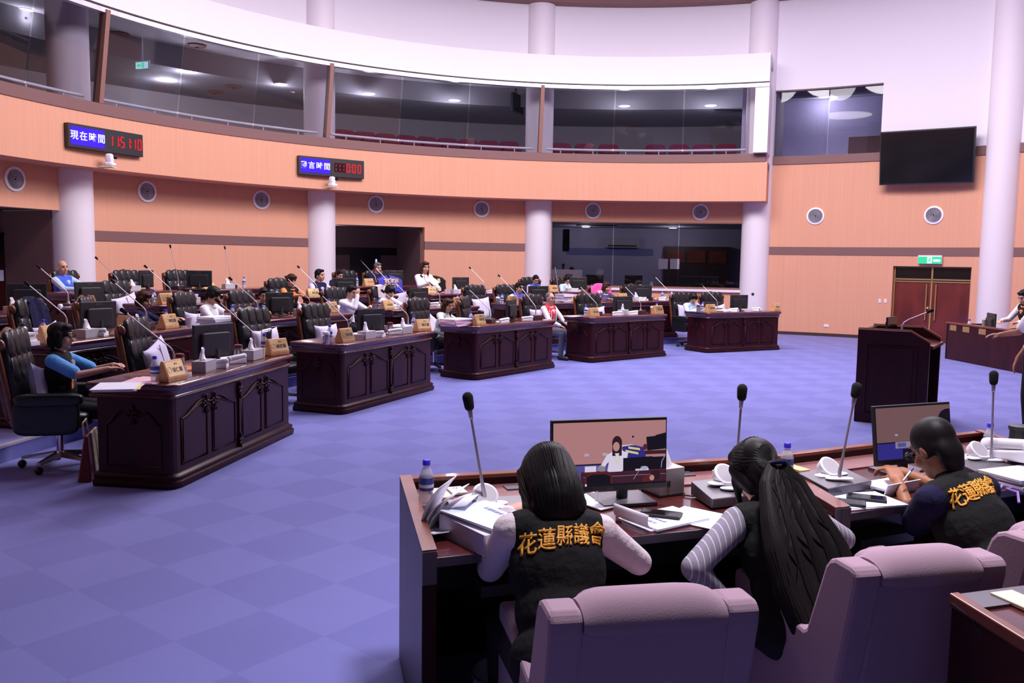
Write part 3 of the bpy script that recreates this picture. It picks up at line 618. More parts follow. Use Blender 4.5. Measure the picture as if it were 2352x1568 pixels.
def clock(px, py, w, h, body, digits, lb, dim):
    a, z = wall(px, py, R_F-.06); p = wp(a, R_F-.07, z); t = thing('digital_clock', lb, 'clock', p, a-PI/2, 'gallery front clocks')
    m = MB(); m.box((0, 0, 0), (w, .12, h)); m.build('case', 'black_plastic', t, bev=.008)
    m = MB(); m.box((-w*.255, -.062, .0), (w*.43, .008, h*.76)); m.build('name_panel', 'sign_blue', t)
    text('lettering', body, h*.40, 'sign_white', t, Matrix.Translation((-w*.255, -.068, .0)) @ UPZ, .001, h*.006, 1.25)
    m = MB(); dd = MB()
    for ch, x in digits: seg7(m, ch, w*x, -h*.20, h*.165, h*.44, -.066, h*.055)
    if body[0] == '現':
        for x in (.165, .325): m.box((w*x, -.066, -.05), (.02, .004, .022)); m.box((w*x, -.066, .035), (.02, .004, .022))
    else: m.box((w*.29, -.066, -.05), (.02, .004, .022)); m.box((w*.29, -.066, .035), (.02, .004, .022))
    m.build('digits', 'led_red', t)
    for x in dim: seg7(dd, '0', w*x, -h*.20, h*.165, h*.44, -.064, h*.055, 'abcdefg')
    if dim: dd.build('unlit_digits', 'led_dim', t)
    return t
clock(240, 323, 1.56, .40, '現在時間', [('1', .045), ('1', .125), ('5', .205), ('1', .285), ('1', .365), ('0', .445)], 'long digital clock showing 11:51:10 in red, nearest the left edge', [])
clock(760, 385, 1.56, .40, '發言時間', [('0', .245), ('0', .335), ('0', .42)], 'long digital timer showing 0:00 in red near the second column', [.06, .12, .18])
for px, py, lb in [(248, 371, 'white swivel camera on a small shelf under the first clock'), (762, 420, 'white swivel camera on a small shelf under the second clock')]:
    a, z = wall(px, py, R_F-.15); p = wp(a, R_F-.20, z-.08); t = thing('swivel_camera', lb, 'camera', p, a-PI/2+.5, 'swivel cameras')
    m = MB(); m.soft((0, 0, .03), (.19, .17, .07), .5); m.build('camera_base', 'white', t, True); m = MB(); m.soft((-.02, 0, .13), (.12, .13, .17), .6); m.build('camera_head', 'white', t, True)
    m = MB(); m.cone((.02, -.05, .16), .036, (.045, -.10, .16), .034, 16); m.build('lens', 'black_gloss', t, True); m = MB(); m.box((0, .04, -.015), (.2, .22, .02)); m.build('bracket', 'ivory', t)
# big television
pc = aty(2136, 358, 19.6); a = math.atan2(pc.y-WY, pc.x-WX); t = thing('television', 'large black television tilted down on the right wall beside the side window', 'television', pc, 0)
tl, tr, br, bl = aty(2017, 305, 20.05), aty(2241, 288, 18.85), aty(2236, 421, 18.98), aty(2023, 424, 20.2)
ex = ((tr-tl)+(br-bl)).normalized(); ez = ((tl-bl)+(tr-br)); ez = (ez-ex*ez.dot(ex)).normalized(); ey = ez.cross(ex)
cc = (tl+tr+br+bl)/4; wv = ((tr-tl).length+(br-bl).length)/2; hv = ((tl-bl).length+(tr-br).length)/2
t.matrix_world = frame(cc, ex, ey, ez)
m = MB(); m.box((0, .06, 0), (wv, .11, hv)); m.build('tv_case', 'black_plastic', t, bev=.012); m = MB(); m.box((0, 0, .0), (wv-.06, .006, hv-.07)); m.build('tv_screen', 'black_gloss', t)
m = MB(); m.box((0, .34, 0), (.4, .5, .3)); m.build('wall_bracket', 'black_plastic', t)
# ============================================================ COUNCIL DESKS
DW, DD, DH = 2.05, .64, .775
def offs(poly, d):              # open polyline offset outward (to the right of travel is outside)
    n = len(poly); out = []
    for i in range(n):
        p = Vector(poly[i]); ns = []
        if i > 0: e = (p-Vector(poly[i-1])).normalized(); ns.append(Vector((e.y, -e.x)))
        if i < n-1: e = (Vector(poly[i+1])-p).normalized(); ns.append(Vector((e.y, -e.x)))
        if len(ns) == 2:
            m = (ns[0]+ns[1]).normalized(); out.append(p+m*d/max(.3, m.dot(ns[0])))
        else: out.append(p+ns[0]*d)
    return out
def moulding(mb, poly, prof, back):     # sweep profile [(offset, z)] along the plan, closed at the back line y=back
    rings = []
    for d, z in prof:
        q = [Vector((p.x, p.y, z)) for p in offs(poly, d)]
        q[0].y = back; q[-1].y = back; rings.append(q)
    n = len(poly); vs = [p for r in rings for p in r]; fs = []
    for j in range(len(rings)-1):
        for i in range(n): fs.append((j*n+i, j*n+(i+1) % n, (j+1)*n+(i+1) % n, (j+1)*n+i))
    fs += [list(range(n))[::-1], list(range((len(rings)-1)*n, len(rings)*n))]
    return mb.add(vs, fs)
PLAN = [(0, DD), (0, .075), (.012, .035), (.035, .012), (.075, 0), (DW-.03, 0), (DW-.008, .008), (DW, .03), (DW, DD)]
def panel_path(x0, x1, z0, zl, zh, rise):      # arched panel outline; rise=+1 climbs to the right
    pts = [(x0, z0), (x1, z0)]
    xa, xb = (x0, x1) if rise > 0 else (x1, x0)
    top = []
    for i in range(9):
        u = i/8; s = u*u*(3-2*u); top.append((xa+(xb-xa)*u, zl+(zh-zl)*s))
    pts = [(xa, z0)]+top+[(xb, z0)]
    return pts
def s_curve(mb, xa, xb, zl, zh, y, r=.011):
    pts = []
    for i in range(13):
        u = i/12; s = u*u*(3-2*u); pts.append((xa+(xb-xa)*u*.86, y, zl+(zh-zl)*(s+.03*math.sin(PI*u))))
    rs = [r*(.45+.55*math.sin(PI*min(1, .1+i/12*.95))) for i in range(13)]
    mb.tube(pts, rs, 7)
def carving(mb, x, z, y, w, mirror=1):         # leaf cluster
    rr = random.Random(3)
    for (dx, dz, l, a) in [(0, .03, .05, 90), (-.02, .0, .045, 150), (.02, 0, .045, 30), (-.035, -.03, .04, 200), (.035, -.03, .04, -20), (0, -.04, .05, 270), (-.015, -.075, .03, 250), (.015, -.075, .03, 290), (-.05, -.005, .03, 170), (.05, -.005, .03, 10)]:
        dx *= mirror*w; q = Matrix.Rotation(-math.radians(a if mirror > 0 else 180-a), 3, 'Y')
        mb.ball((x+dx, y, z+dz), (l*.6, .012, l*.26), 8, 6, q)
def make_desk():
    t = thing('council_desk', 'x', 'desk')
    m = MB(); moulding(m, PLAN, [(-.02, .07), (-.02, .735)], DD-.03); m.build('carcass', 'mahogany', t)
    m = MB(); moulding(m, PLAN, [(.012, 0), (.026, .008), (.03, .03), (.026, .05), (.012, .056), (.010, .066), (.016, .074), (.014, .085), (-.012, .10), (-.02, .105)], DD-.01); m.build('base_moulding', 'mahogany', t, True)
    m = MB(); moulding(m, PLAN, [(-.02, .655), (-.004, .66), (.004, .67), (.0, .682), (-.008, .69), (.006, .715), (.022, .728), (.030, .74), (.032, .758), (.026, .77), (.014, DH)], DD+.02); m.build('desktop', 'mahogany_top', t, True)
    m = MB(); m.box((DW/2, -.004+.02, .375), (.028, .02, .54)); m.build('centre_stile', 'mahogany', t)
    for z in (.60, .16):
        m = MB(); carving(m, DW/2, z, .002, .35); m.build('stile_ornament', 'mahogany', t, True)
    for bx in (.14, 1.07):
        for k, (x0, x1, rs) in enumerate([(bx, bx+.36, 1), (bx+.45, bx+.81, -1)]):
            m = MB(); pth = panel_path(x0, x1, .155, .50, .585, rs); m.tube([(x, .018, z) for x, z in pth], .009, 6, True); s_curve(m, x0 if rs > 0 else x1, x1 if rs > 0 else x0, .50, .60, .012); o = m.build('panel_moulding', 'mahogany', t, True)
            m = MB(); pp = [(x0+.02, .175), (x1-.02, .175)]
            ip = panel_path(x0+.022, x1-.022, .175, .485, .565, rs); m.prism([(x, z) for x, z in ip], -.0, .010, Matrix(((1, 0, 0, 0), (0, 0, -1, .024), (0, 1, 0, 0), (0, 0, 0, 1)))); m.build('raised_panel', 'mahogany', t)
        m = MB(); carving(m, bx+.405-.065, .575, .006, 1.0, 1); carving(m, bx+.405+.065, .575, .006, 1.0, -1); m.build('carved_ornament', 'mahogany', t, True)
    # side panel (faces -x at x=0)
    R = Matrix(((0, 1, 0, 0), (-1, 0, 0, DD), (0, 0, 1, 0), (0, 0, 0, 1)))   # maps local front (x,y) to the left side
    for sd in (0, 1):
        m = MB(); pth = [(.10, .155), (.10, .46), (.16, .49), (.22, .555), (.29, .52), (.35, .52), (.42, .555), (.48, .49), (.53, .46), (.53, .155)]
        m.tube([R @ Vector((x, .018, z)) for x, z in pth], .008, 6, True)
        a = MB(); s_curve(a, .10, .24, .46, .56, .012, .010); s_curve(a, .53, .39, .46, .56, .012, .010); a.v = [tuple(R @ Vector(q)) for q in a.v]; m.add(a.v, a.f)
        c = MB(); carving(c, .315, .555, .008, .8); c.v = [tuple(R @ Vector(q)) for q in c.v]
        if sd:
            mir = lambda V: (DW-V[0], V[1], V[2]); m.v = [mir(q) for q in m.v]; c.v = [mir(q) for q in c.v]
        m.build('side_moulding', 'mahogany', t, True); c.build('carved_ornament', 'mahogany', t, True)
    return t
DP = Proto(make_desk())
ROWNAME = ['front row', 'second row', 'third row', 'back row']
DESKS = {}
def place_desk(key, row, d0, width_deg, label):
    R = RR[row]; a = cp(d0, R, ZR[row]); e = cp(d0-width_deg, R, ZR[row]); dx = (e-a); ang = math.atan2(dx.y, dx.x)
    o = DP.put(a, ang, label, 'carved dark council desks'); o.scale = (dx.length/DW, 1, 1)
    DESKS[key] = (a, dx.normalized(), Vector((-dx.normalized().y, dx.normalized().x, 0)), dx.length, row, ang); return o
for k, row, d0, wd, lb in [
    ('A1', 0, 176.06, 9.24, 'dark carved front-row council desk nearest the camera, canvas bag leaning on its end'),
    ('A2', 0, 162.22, 9.13, 'dark carved front-row desk second from the camera, a stack of papers at its far end'),
    ('A3', 0, 148.52, 8.73, 'dark carved front-row desk third from the camera, before the woman in the mint jacket'),
    ('A4', 0, 135.55, 8.48, 'dark carved front-row desk fourth from the camera, beside the man in the red vest'),
    ('A5', 0, 122.34, 8.04, 'dark carved front-row desk farthest from the camera, in front of the light blue shirt'),
    ('B0', 1, 171.3, 8.6, 'dark carved second-row desk at the left edge, standing behind the woman in black and blue'),
    ('B1', 1, 159.0, 7.9, 'dark carved second-row desk of the man in the white shirt with a black bowl haircut'),
    ('B2', 1, 147.35, 7.9, 'dark carved second-row desk of the man resting his face in his hand'),
    ('B3', 1, 135.8, 7.0, 'dark carved second-row desk of the man in the red and blue vest'),
    ('B4', 1, 127.0, 7.8, 'dark carved second-row desk at the right end, before the pink draped chair'),
    ('C0', 2, 170.5, 6.4, 'dark carved third-row desk at the left edge with a monitor on it'),
    ('C1', 2, 157.9, 7.1, 'dark carved third-row desk below the bald man, chair with tilted cushion behind it'),
    ('C2', 2, 146.1, 5.6, 'dark carved third-row desk of the woman in the orange and black vest'),
    ('C3', 2, 137.6, 6.6, 'dark carved third-row desk of the long-haired woman in white'),
    ('C4', 2, 125.6, 4.6, 'dark carved third-row desk of the man in the blue vest before the control room window'),
    ('D0', 3, 157.5, 6.0, 'dark carved back-row desk of the bald man'),
    ('D1', 3, 149.6, 6.2, 'dark carved back-row desk under the wide orange wall, with two upright microphones'),
    ('D2', 3, 139.2, 5.6, 'dark carved back-row desk in front of the open middle doorway'),
]: place_desk(k, row, d0, wd, lb)
def ondesk(k, u, v, dz=0):      # u along the front 0..1, v metres from the front edge
    a, dx, dy, L, row, ang = DESKS[k]; return a+dx*(u*L)+dy*v+Vector((0, 0, DH+dz)), ang
def drop(px, py, row, v=.1):    # spot on a row's desk plane, v metres behind the front edge
    p = arc(px, RR[row]+v, py); p.z = ZR[row]+DH; d = p-Vector((CX, CY, p.z)); return p, math.atan2(d.y, d.x)-PI/2   # local -y faces the centre
# ============================================================ EXECUTIVE CHAIRS
def make_chair():
    t = thing('executive_chair', 'x', 'chair')      # faces -y
    m = MB(); m.soft((0, .0, .43), (.60, .58, .16), .45); m.build('seat', 'leather', t, True)
    m = MB(); tilt = Matrix.Translation((0, .24, .42)) @ Matrix.Rotation(-.16, 4, 'X')
    m.soft((0, 0, .36), (.60, .12, .72), .4, 10, tilt)
    for i in range(2):
        for j in range(4): m.soft((-.21+.14*j, -.035, .44+.2*i), (.165, .075, .24), .75, 5, tilt)
    m.build('backrest', 'leather', t, True)
    m = MB()
    out = [(-.325, 0), (-.325, .30), (-.335, .58), (-.325, .69), (-.25, .695), (-.17, .71), (-.09, .735), (0, .755), (.09, .735), (.17, .71), (.25, .695), (.325, .69), (.335, .58), (.325, .30), (.325, 0)]
    m.tube([tilt @ Vector((x, .015, z)) for x, z in out], [.024]*4+[.026, .024, .027, .032, .027, .024, .026]+[.024]*4, 8)
    m.ball((0, -.01, .738), (.07, .03, .026), 10, 7, None, tilt)
    for sx in (-1, 1): m.ball((sx*.325, -.015, .655), (.030, .035, .05), 8, 6, None, tilt); m.ball((sx*.13, -.005, .715), (.06, .022, .018), 8, 6, None, tilt)
    m.soft((0, .055, .36), (.64, .05, .70), .3, 8, tilt); m.build('carved_frame', 'chairwood', t, True)
    for sx in (-1, 1):
        m = MB(); m.soft((sx*.315, .0, .62), (.11, .52, .11), .5); m.soft((sx*.315, .02, .48), (.08, .50, .30), .4); m.build('armrest', 'leather', t, True)
    m = MB(); m.cone((0, 0, .08), .03, (0, 0, .36), .03, 12); m.box((0, 0, .345), (.3, .3, .03)); m.build('gas_lift', 'chrome', t, True)
    for k in range(5):
        a = 2*PI*k/5+.3; q = Matrix.Rotation(a, 4, 'Z')
        m = MB(); m.hexa([q @ Vector(p) for p in [(0, -.03, .09), (.30, -.018, .075), (.30, .018, .075), (0, .03, .09), (0, -.025, .14), (.30, -.014, .10), (.30, .014, .10), (0, .025, .14)]]); o = m.build('base_arm', 'chrome', t)
        c = MB(); c.ball(q @ Vector((.30, 0, .035)), .035, 10, 7); c.build('caster', 'black_plastic', o, True)
    return t
CP = Proto(make_chair())
def seatspot(px, row, v, py=700):
    p = arc(px, RR[row]+v, py); p.z = ZR[row]; d = p-Vector((CX, CY, p.z)); return p, math.atan2(d.y, d.x)-PI/2
CH = {}
CV = 1.12
for k, px, row, v, dr, lb in [
    ('A1L', 128, 0, 1.22, .35, 'black leather carved chair of the woman with black bob, nearest the camera'),
    ('A1R', 385, 0, 1.12, .25, 'empty black leather carved chair with a tilted white cushion at the nearest desk'),
    ('A2L', 630, 0, 1.12, -.05, 'empty black leather carved chair facing the camera with a seamed white cushion'),
    ('A2R', 768, 0, 1.12, 0, 'empty black leather carved chair with a white cushion folded low behind the second front desk'),
    ('A3L', 998, 0, 1.15, .1, 'black leather carved chair behind the woman in the mint jacket'),
    ('A3R', 1108, 0, 1.12, .5, 'empty black leather carved chair turned aside at the third front desk'),
    ('A4L', 1253, 0, 1.15, .1, 'black leather carved chair of the man in the red embroidered vest'),
    ('A4R', 1374, 0, 1.12, -.1, 'empty black leather carved chair with an upright cushion at the fourth front desk'),
    ('A5L', 1590, 0, 1.12, 0, 'black leather carved chair of the person in light blue at the farthest front desk'),
    ('A5R', 1656, 0, 1.12, 0, 'empty black leather carved chair with a cushion at the farthest front desk'),
    ('B0a', -28, 1, 1.12, .2, 'black leather carved chair cut by the left edge in the second row'),
    ('B0L', 132, 1, 1.08, .25, 'black leather carved chair with a dark jacket hung over its corner'),
    ('B0R', 262, 1, 1.05, .5, 'black leather carved chair of the brown-haired woman hidden behind a monitor'),
    ('B1L', 470, 1, 1.12, .25, 'black leather carved chair of the man in the white shirt'),
    ('B1R', 592, 1, 1.10, .1, 'black leather carved chair of the dark-suited person hidden behind a monitor'),
    ('B2L', 803, 1, 1.12, .05, 'black leather carved chair of the man resting his face in his hand'),
    ('B2R', 906, 1, 1.12, .1, 'black leather carved chair with a beige coat hung on it'),
    ('B3L', 1114, 1, 1.12, .05, 'black leather carved chair with a wide white cushion behind the third front desk'),
    ('B3M', 1184, 1, 1.12, 0, 'black leather carved chair of the man in the red and blue vest'),
    ('B4L', 1396, 1, 1.10, 0, 'carved chair covered with a bright pink cloth'),
    ('B4R', 1470, 1, 1.10, 0, 'black leather carved chair beside the monitor at the right end of the second row'),
    ('C0L', -20, 2, 1.1, .3, 'black leather carved chair cut by the left edge in the third row'),
    ('C1L', 303, 2, 1.10, .1, 'black leather chair with a cushion tilted up to the right, below the bald man'),
    ('C2L', 668, 2, 1.08, 0, 'black leather carved chair of the woman in the orange and black vest'),
    ('C2R', 912, 2, 1.1, -.1, 'carved chair draped with a blue cloth printed in yellow'),
    ('C3R', 1012, 2, 1.08, -.1, 'carved chair draped with a black cloth printed in yellow'),
    ('C4L', 1234, 2, 1.08, 0, 'black leather carved chair of the man in the blue vest before the control room'),
    ('C4R', 1306, 2, 1.08, .1, 'black leather carved chair half hidden by a monitor under the silver computers'),
    ('D0L', 187, 3, 1.0, .2, 'black leather carved chair of the bald man'),
    ('D0R', 320, 3, 1.0, .1, 'empty black leather carved chair behind a standing tissue in the back row'),
    ('D1L', 437, 3, 1.0, .1, 'black leather carved chair half hidden by a back-row monitor under the orange wall'),
    ('D2L', 812, 3, .95, 0, 'black leather carved chair in the middle doorway, left one'),
    ('D2R', 880, 3, .95, 0, 'black leather carved chair in the middle doorway, right one'),
]:
    p, rz = seatspot(px, row, v); CH[k] = (p, rz+dr); CP.put(p, rz+dr, lb, 'black leather carved chairs', {0: .945, 1: .925, 2: .91, 3: .92}[row])
# cushions
def make_cushion():
    m = MB(); n = 16; vs = []; fs = []
    for s in (-1, 1):
        for j in range(n+1):
            for i in range(n+1):
                u, v = 2*i/n-1, 2*j/n-1; e = (1-u**4)*(1-v**4); pin = 1-.12*(1-u*u*.2)*(abs(v)**2)*(1-abs(u)**3)*.9; pin2 = 1-.12*(abs(u)**2)*(1-abs(v)**3)
                vs.append((.25*u*pin2, s*(.065*e**.5+.001), .23*v*pin))
    k = (n+1)**2
    for s in (0, 1):
        for j in range(n):
            for i in range(n):
                q = [s*k+j*(n+1)+i, s*k+j*(n+1)+i+1, s*k+(j+1)*(n+1)+i+1, s*k+(j+1)*(n+1)+i]; fs.append(q if s == 0 else q[::-1])
    m.add(vs, fs); t = m.build('cushion', 'cushion', None, True); tag(t, 'x', 'cushion')
    b = MB(); b.box((0, -.066, 0), (.012, .012, .40)); b.build('seam', 'white', t)
    return t
QP = Proto(make_cushion())
for k, dx, dz, roll, lb in [('A1R', .03, .72, -.25, 'white cushion tilted on the empty chair at the nearest desk'), ('A2L', 0, .71, -.03, 'white seamed cushion on the chair facing the camera'), ('A2R', 0, .68, 0, 'white cushion low on the chair behind the second front desk'),
    ('A1L', .0, .66, .2, 'lilac cushion behind the back of the woman with the black bob'), ('A3L', .22, .62, .5, 'white cushion sliding off beside the woman in the mint jacket'), ('A4L', -.05, .70, 0, 'white cushion behind the man in the red vest'), ('A4R', .05, .70, -.05, 'upright white cushion at the fourth front desk'),
    ('A5L', -.05, .70, .05, 'white cushion behind the person in light blue'), ('A5R', .02, .68, -.15, 'white cushion on the empty chair at the farthest front desk'), ('B0a', .05, .70, -.1, 'white cushion cut by the left edge in the second row'), ('B0L', .02, .66, -.1, 'white cushion under the hung dark jacket'),
    ('B1L', -.05, .66, .1, 'white cushion beside the man in the white shirt'), ('B1R', -.03, .66, .15, 'white cushion beside the hidden dark-suited person'), ('B2L', .0, .66, 0, 'white cushion behind the man resting his face in his hand'), ('B3L', .03, .68, -.08, 'wide white cushion behind the third front desk'), ('B4L', .05, .62, .1, 'white cushion below the pink cloth'),
    ('C0L', .12, .70, -.1, 'white cushion cut by the left edge in the third row'), ('C1L', .03, .70, -.2, 'white cushion tilted up to the right on a third-row chair'), ('C2L', .0, .66, .1, 'pale blue white cushion beside the woman in the orange vest'), ('C2R', .12, .60, -.1, 'white cushion under the blue printed cloth'), ('C3R', .05, .60, -.1, 'white cushion under the black printed cloth'), ('D0L', -.04, .66, .1, 'white cushion beside the bald man'), ('D2L', -.02, .62, 0, 'white cushion on the left chair in the doorway'), ('D2R', -.05, .60, 0, 'white cushion on the right chair in the doorway')]:
    p, rz = CH[k]; off = Matrix.Rotation(rz, 3, 'Z') @ Vector((dx, .115, dz)); o = QP.put(p+off*.92, rz, lb, 'white cushions', .95); o.rotation_euler = (-.18, roll, rz)
# ============================================================ DESK OBJECTS
def make_monitor():
    t = thing('monitor', 'x', 'monitor')       # back faces -y, screen +y
    m = MB(); m.box((0, 0, .180), (.41, .026, .275)); m.build('bezel', 'black_plastic', t, bev=.006); m = MB(); m.soft((0, -.022, .155), (.29, .05, .19), .2); m.build('rear_housing', 'black_plastic', t, True)
    m = MB(); m.box((0, .0135, .185), (.385, .003, .24)); m.build('screen', 'black_gloss', t)
    m = MB(); m.cone((0, -.03, .01), .035, (0, -.025, .12), .03, 12); m.build('neck', 'black_plastic', t, True); m = MB(); m.lathe([(.11, 0), (.11, .008), (.08, .016)], 24); m.build('foot', 'black_plastic', t, True)
    text('lettering', 'ASUS', .030, 'console', t, Matrix.Translation((0, -.0145, .292)) @ UPZ, .0005, .0005)
    return t
MP = Proto(make_monitor())
def make_mic(name, h=.42, bend=.8):
    t = thing('gooseneck_microphone', 'x', 'microphone')       # leans towards +y (the seat)
    m = MB(); m.box((0, 0, .03), (.20, .13, .06)); m.build('console_box', 'dark_strip', t, bev=.006)
    pts = [(0, 0, .06), (0, 0, .16)]; 
    for i in range(10): a = bend*min(1, (i+1)/4); st = .022 if i < 4 else h/6.5; pts.append((0, pts[-1][1]+math.sin(a)*st, pts[-1][2]+math.cos(a)*st))
    m = MB(); m.tube(pts, [.010, .009]+[.0055]*10, 8); m.lathe([(.022, .06), (.012, .09)], 12); m.build('gooseneck', 'stem_metal', t, True)
    e = Vector(pts[-1]); d = (e-Vector(pts[-2])).normalized(); m = MB(); m.cap(e, .014, e+d*.035, .017, 12); m.build('foam_head', 'foam', t, True)
    return t
MICA = Proto(make_mic('a', .42, .85)); MICB = Proto(make_mic('b', .5, .25))
def make_plate():
    t = thing('name_plate', 'x', 'name plate'); m = MB(); m.prism([(-.055, 0), (.055, 0), (.055, .03), (.008, .155), (-.008, .155), (-.055, .03)], -.115, .115, Matrix(((0, 0, 1, 0), (1, 0, 0, 0), (0, 1, 0, 0), (0, 0, 0, 1)))); m.build('wood_block', 'plate_wood', t, bev=.004)
    return t
PLP = Proto(make_plate())
def plate(p, rz, lb, chars, dz=0):
    o = PLP.put(p+Vector((0, 0, dz)), rz, lb, 'wooden name plates')
    # sloping face: from (y=-.055,z=.03) to (y=-.008,z=.155)
    ez = Vector((0, .047, .125)).normalized(); F = frame(Vector((0, -.0322, .0925)), Vector((1, 0, 0)), ez, Vector((1, 0, 0)).cross(ez))
    g = MB(); g.box((0, 0, .001), (.205, .112, .002), mtx=F); g.build('brass_face', 'gold_plate', o)
    if chars:
        text('lettering', chars, .040, 'ink', o, F @ Matrix.Translation((.025, -.012, .0025)), .0004, .0006, 1.05); text('title_lettering', '議員', .017, 'ink', o, F @ Matrix.Translation((.02, .035, .0025)), .0003, 0, 1.4)
        r = MB(); r.tube([F @ Vector((-.07+.022*math.cos(2*PI*i/18), -.005+.022*math.sin(2*PI*i/18), .003)) for i in range(18)], .0014, 5, True); r.build('emblem', 'plate_wood', o, True)
    return o
def make_bottle():
    t = thing('water_bottle', 'x', 'bottle'); m = MB(); m.lathe([(.028, 0), (.031, .008), (.031, .05), (.028, .06), (.031, .07), (.031, .125), (.022, .150), (.0135, .165), (.0135, .175)], 18); m.build('bottle_body', 'bottle', t, True)
    m = MB(); m.lathe([(.0318, .065), (.0318, .12)], 18, cap=False); m.build('label', 'label_blue', t, True); m = MB(); m.lathe([(.0320, .078), (.0320, .092)], 18, cap=False); m.build('label_band', 'white', t, True); m = MB(); m.lathe([(.0165, .172), (.0165, .192), (.014, .195)], 16); m.build('cap', 'cap_blue', t, True); return t
BP = Proto(make_bottle())
def make_mug(lid, body):
    t = thing('travel_mug', 'x', 'mug'); m = MB(); m.lathe([(.036, 0), (.038, .01), (.038, .10), (.036, .11)], 20); m.build('mug_body', body, t, True); m = MB(); m.lathe([(.039, .108), (.040, .118), (.036, .135), (.02, .14)], 20); m.build('lid', lid, t, True)
    m = MB(); m.tube([(.036, 0, .105), (.068, 0, .095), (.07, 0, .05), (.036, 0, .03)], .006, 6); m.build('handle', lid, t, True); return t
GP = Proto(make_mug('maroon', 'steel')); GP2 = Proto(make_mug('white', 'steel'))
def make_tissue():
    t = thing('tissue_box', 'x', 'tissue box'); m = MB(); m.box((0, 0, .045), (.23, .115, .09)); m.build('carton', 'tissue_box', t, bev=.003)
    m = MB(); vs = []; fs = []; n = 8
    for j in range(5):
        w = .05*(1-.16*j); z = .088+.026*j
        for i in range(n): a = 2*PI*i/n; q = 1+.25*math.sin(3*a+j); vs.append((w*q*math.cos(a)-.012*j, .35*w*q*math.sin(a)+.008*math.sin(j*1.3), z+.01*math.sin(2*a+j)))
    for j in range(4):
        for i in range(n): fs.append((j*n+i, j*n+(i+1) % n, (j+1)*n+(i+1) % n, (j+1)*n+i))
    fs += [list(range(4*n, 5*n))]; m.add(vs, fs); m.build('tissue', 'tissue', t, True); return t
TP = Proto(make_tissue())
def make_phone():
    t = thing('desk_telephone', 'x', 'telephone'); m = MB(); m.hexa([(-.08, -.1, 0), (.08, -.1, 0), (.08, .1, 0), (-.08, .1, 0), (-.075, -.095, .055), (.075, -.095, .055), (.075, .095, .025), (-.075, .095, .025)]); m.build('phone_base', 'white', t, bev=.008)
    m = MB(); m.cap((-.045, -.09, .075), .024, (-.045, .085, .055), .024, 10); m.ball((-.045, -.085, .068), (.028, .03, .026)); m.ball((-.045, .08, .05), (.028, .03, .026)); m.build('handset', 'white', t, True)
    m = MB(); m.box((.03, .02, .043), (.07, .09, .012)); m.build('keypad', 'tissue_box', t); return t
HP = Proto(make_phone())
def papers(p, rz, w, d, h, lb, m_='paper', n=4, seed=1, cat='papers'):
    t = thing('paper_stack', lb, cat, p, rz); rr = random.Random(seed)
    for i in range(n):
        m = MB(); m.box((rr.uniform(-.012, .012), rr.uniform(-.012, .012), h*(i+.5)/n), (w, d, h/n*.96), rr.uniform(-.10, .10)); m.build('sheet_bundle', m_ if isinstance(m_, str) else m_[i % len(m_)], t)
    return t
def cup(p, lb, m_='white', r=.035, h=.085):
    m = MB(); m.lathe([(r*.75, 0), (r, h), (r*.92, h), (r*.68, .006)], 18); return tag(m.build('paper_cup', m_, None, True, loc=p), lb, 'cup', 'paper cups')
# ---- monitors
for px, py, row, v, rz, sc, lb in [(490, 790, 0, .30, -0.33, 1.08, 'black monitor turned aside on the nearest front desk'), (852, 745, 0, .34, -0.37, 1, 'black monitor on the second front desk'), (1174, 720, 0, .34, 0.28, 1, 'black monitor turned edge-on at the third front desk'), (1430, 705, 0, .34, -0.25, 1, 'black monitor at the middle of the fourth front desk'), (1697, 703, 0, .34, -0.12, 1, 'black monitor at the right of the farthest front desk'),
    (226, 735, 1, .34, -0.26, 1, 'black monitor in front of the brown-haired woman in the second row'), (642, 690, 1, .34, -0.37, 1, 'black monitor hiding the dark-suited person'), (962, 680, 1, .34, -0.09, 1, 'black monitor right of the beige coat'), (1475, 685, 1, .34, -0.4, 1, 'black monitor at the right end of the second row, hiding a face'), (1236, 672, 1, .34, -0.4, 1, 'black monitor left of the stacked white papers in the second row'),
    (62, 685, 2, .34, -0.75, 1, 'black monitor at the left edge in the third row'), (206, 690, 2, .34, -0.15, 1, 'black monitor in front of the bald man'), (336, 655, 3, .34, 0.35, 1, 'black monitor turned edge-on beside the standing tissue'), (458, 665, 3, .05, -0.85, 1, 'black monitor in the back row against the orange wall'), (792, 655, 2, .3, -0.55, 1, 'black monitor left of the bright name plate before the doorway'), (905, 636, 3, .3, -0.3, 1, 'black monitor inside the middle doorway'), (1058, 655, 2, .34, -0.07, 1, 'black monitor right of the woman in white'), (1328, 652, 2, .34, -0.4, 1, 'black monitor in front of the silver computers')]:
    p, a = drop(px, py, row, v); MP.put(p, a+rz, lb, 'black desk monitors', sc)
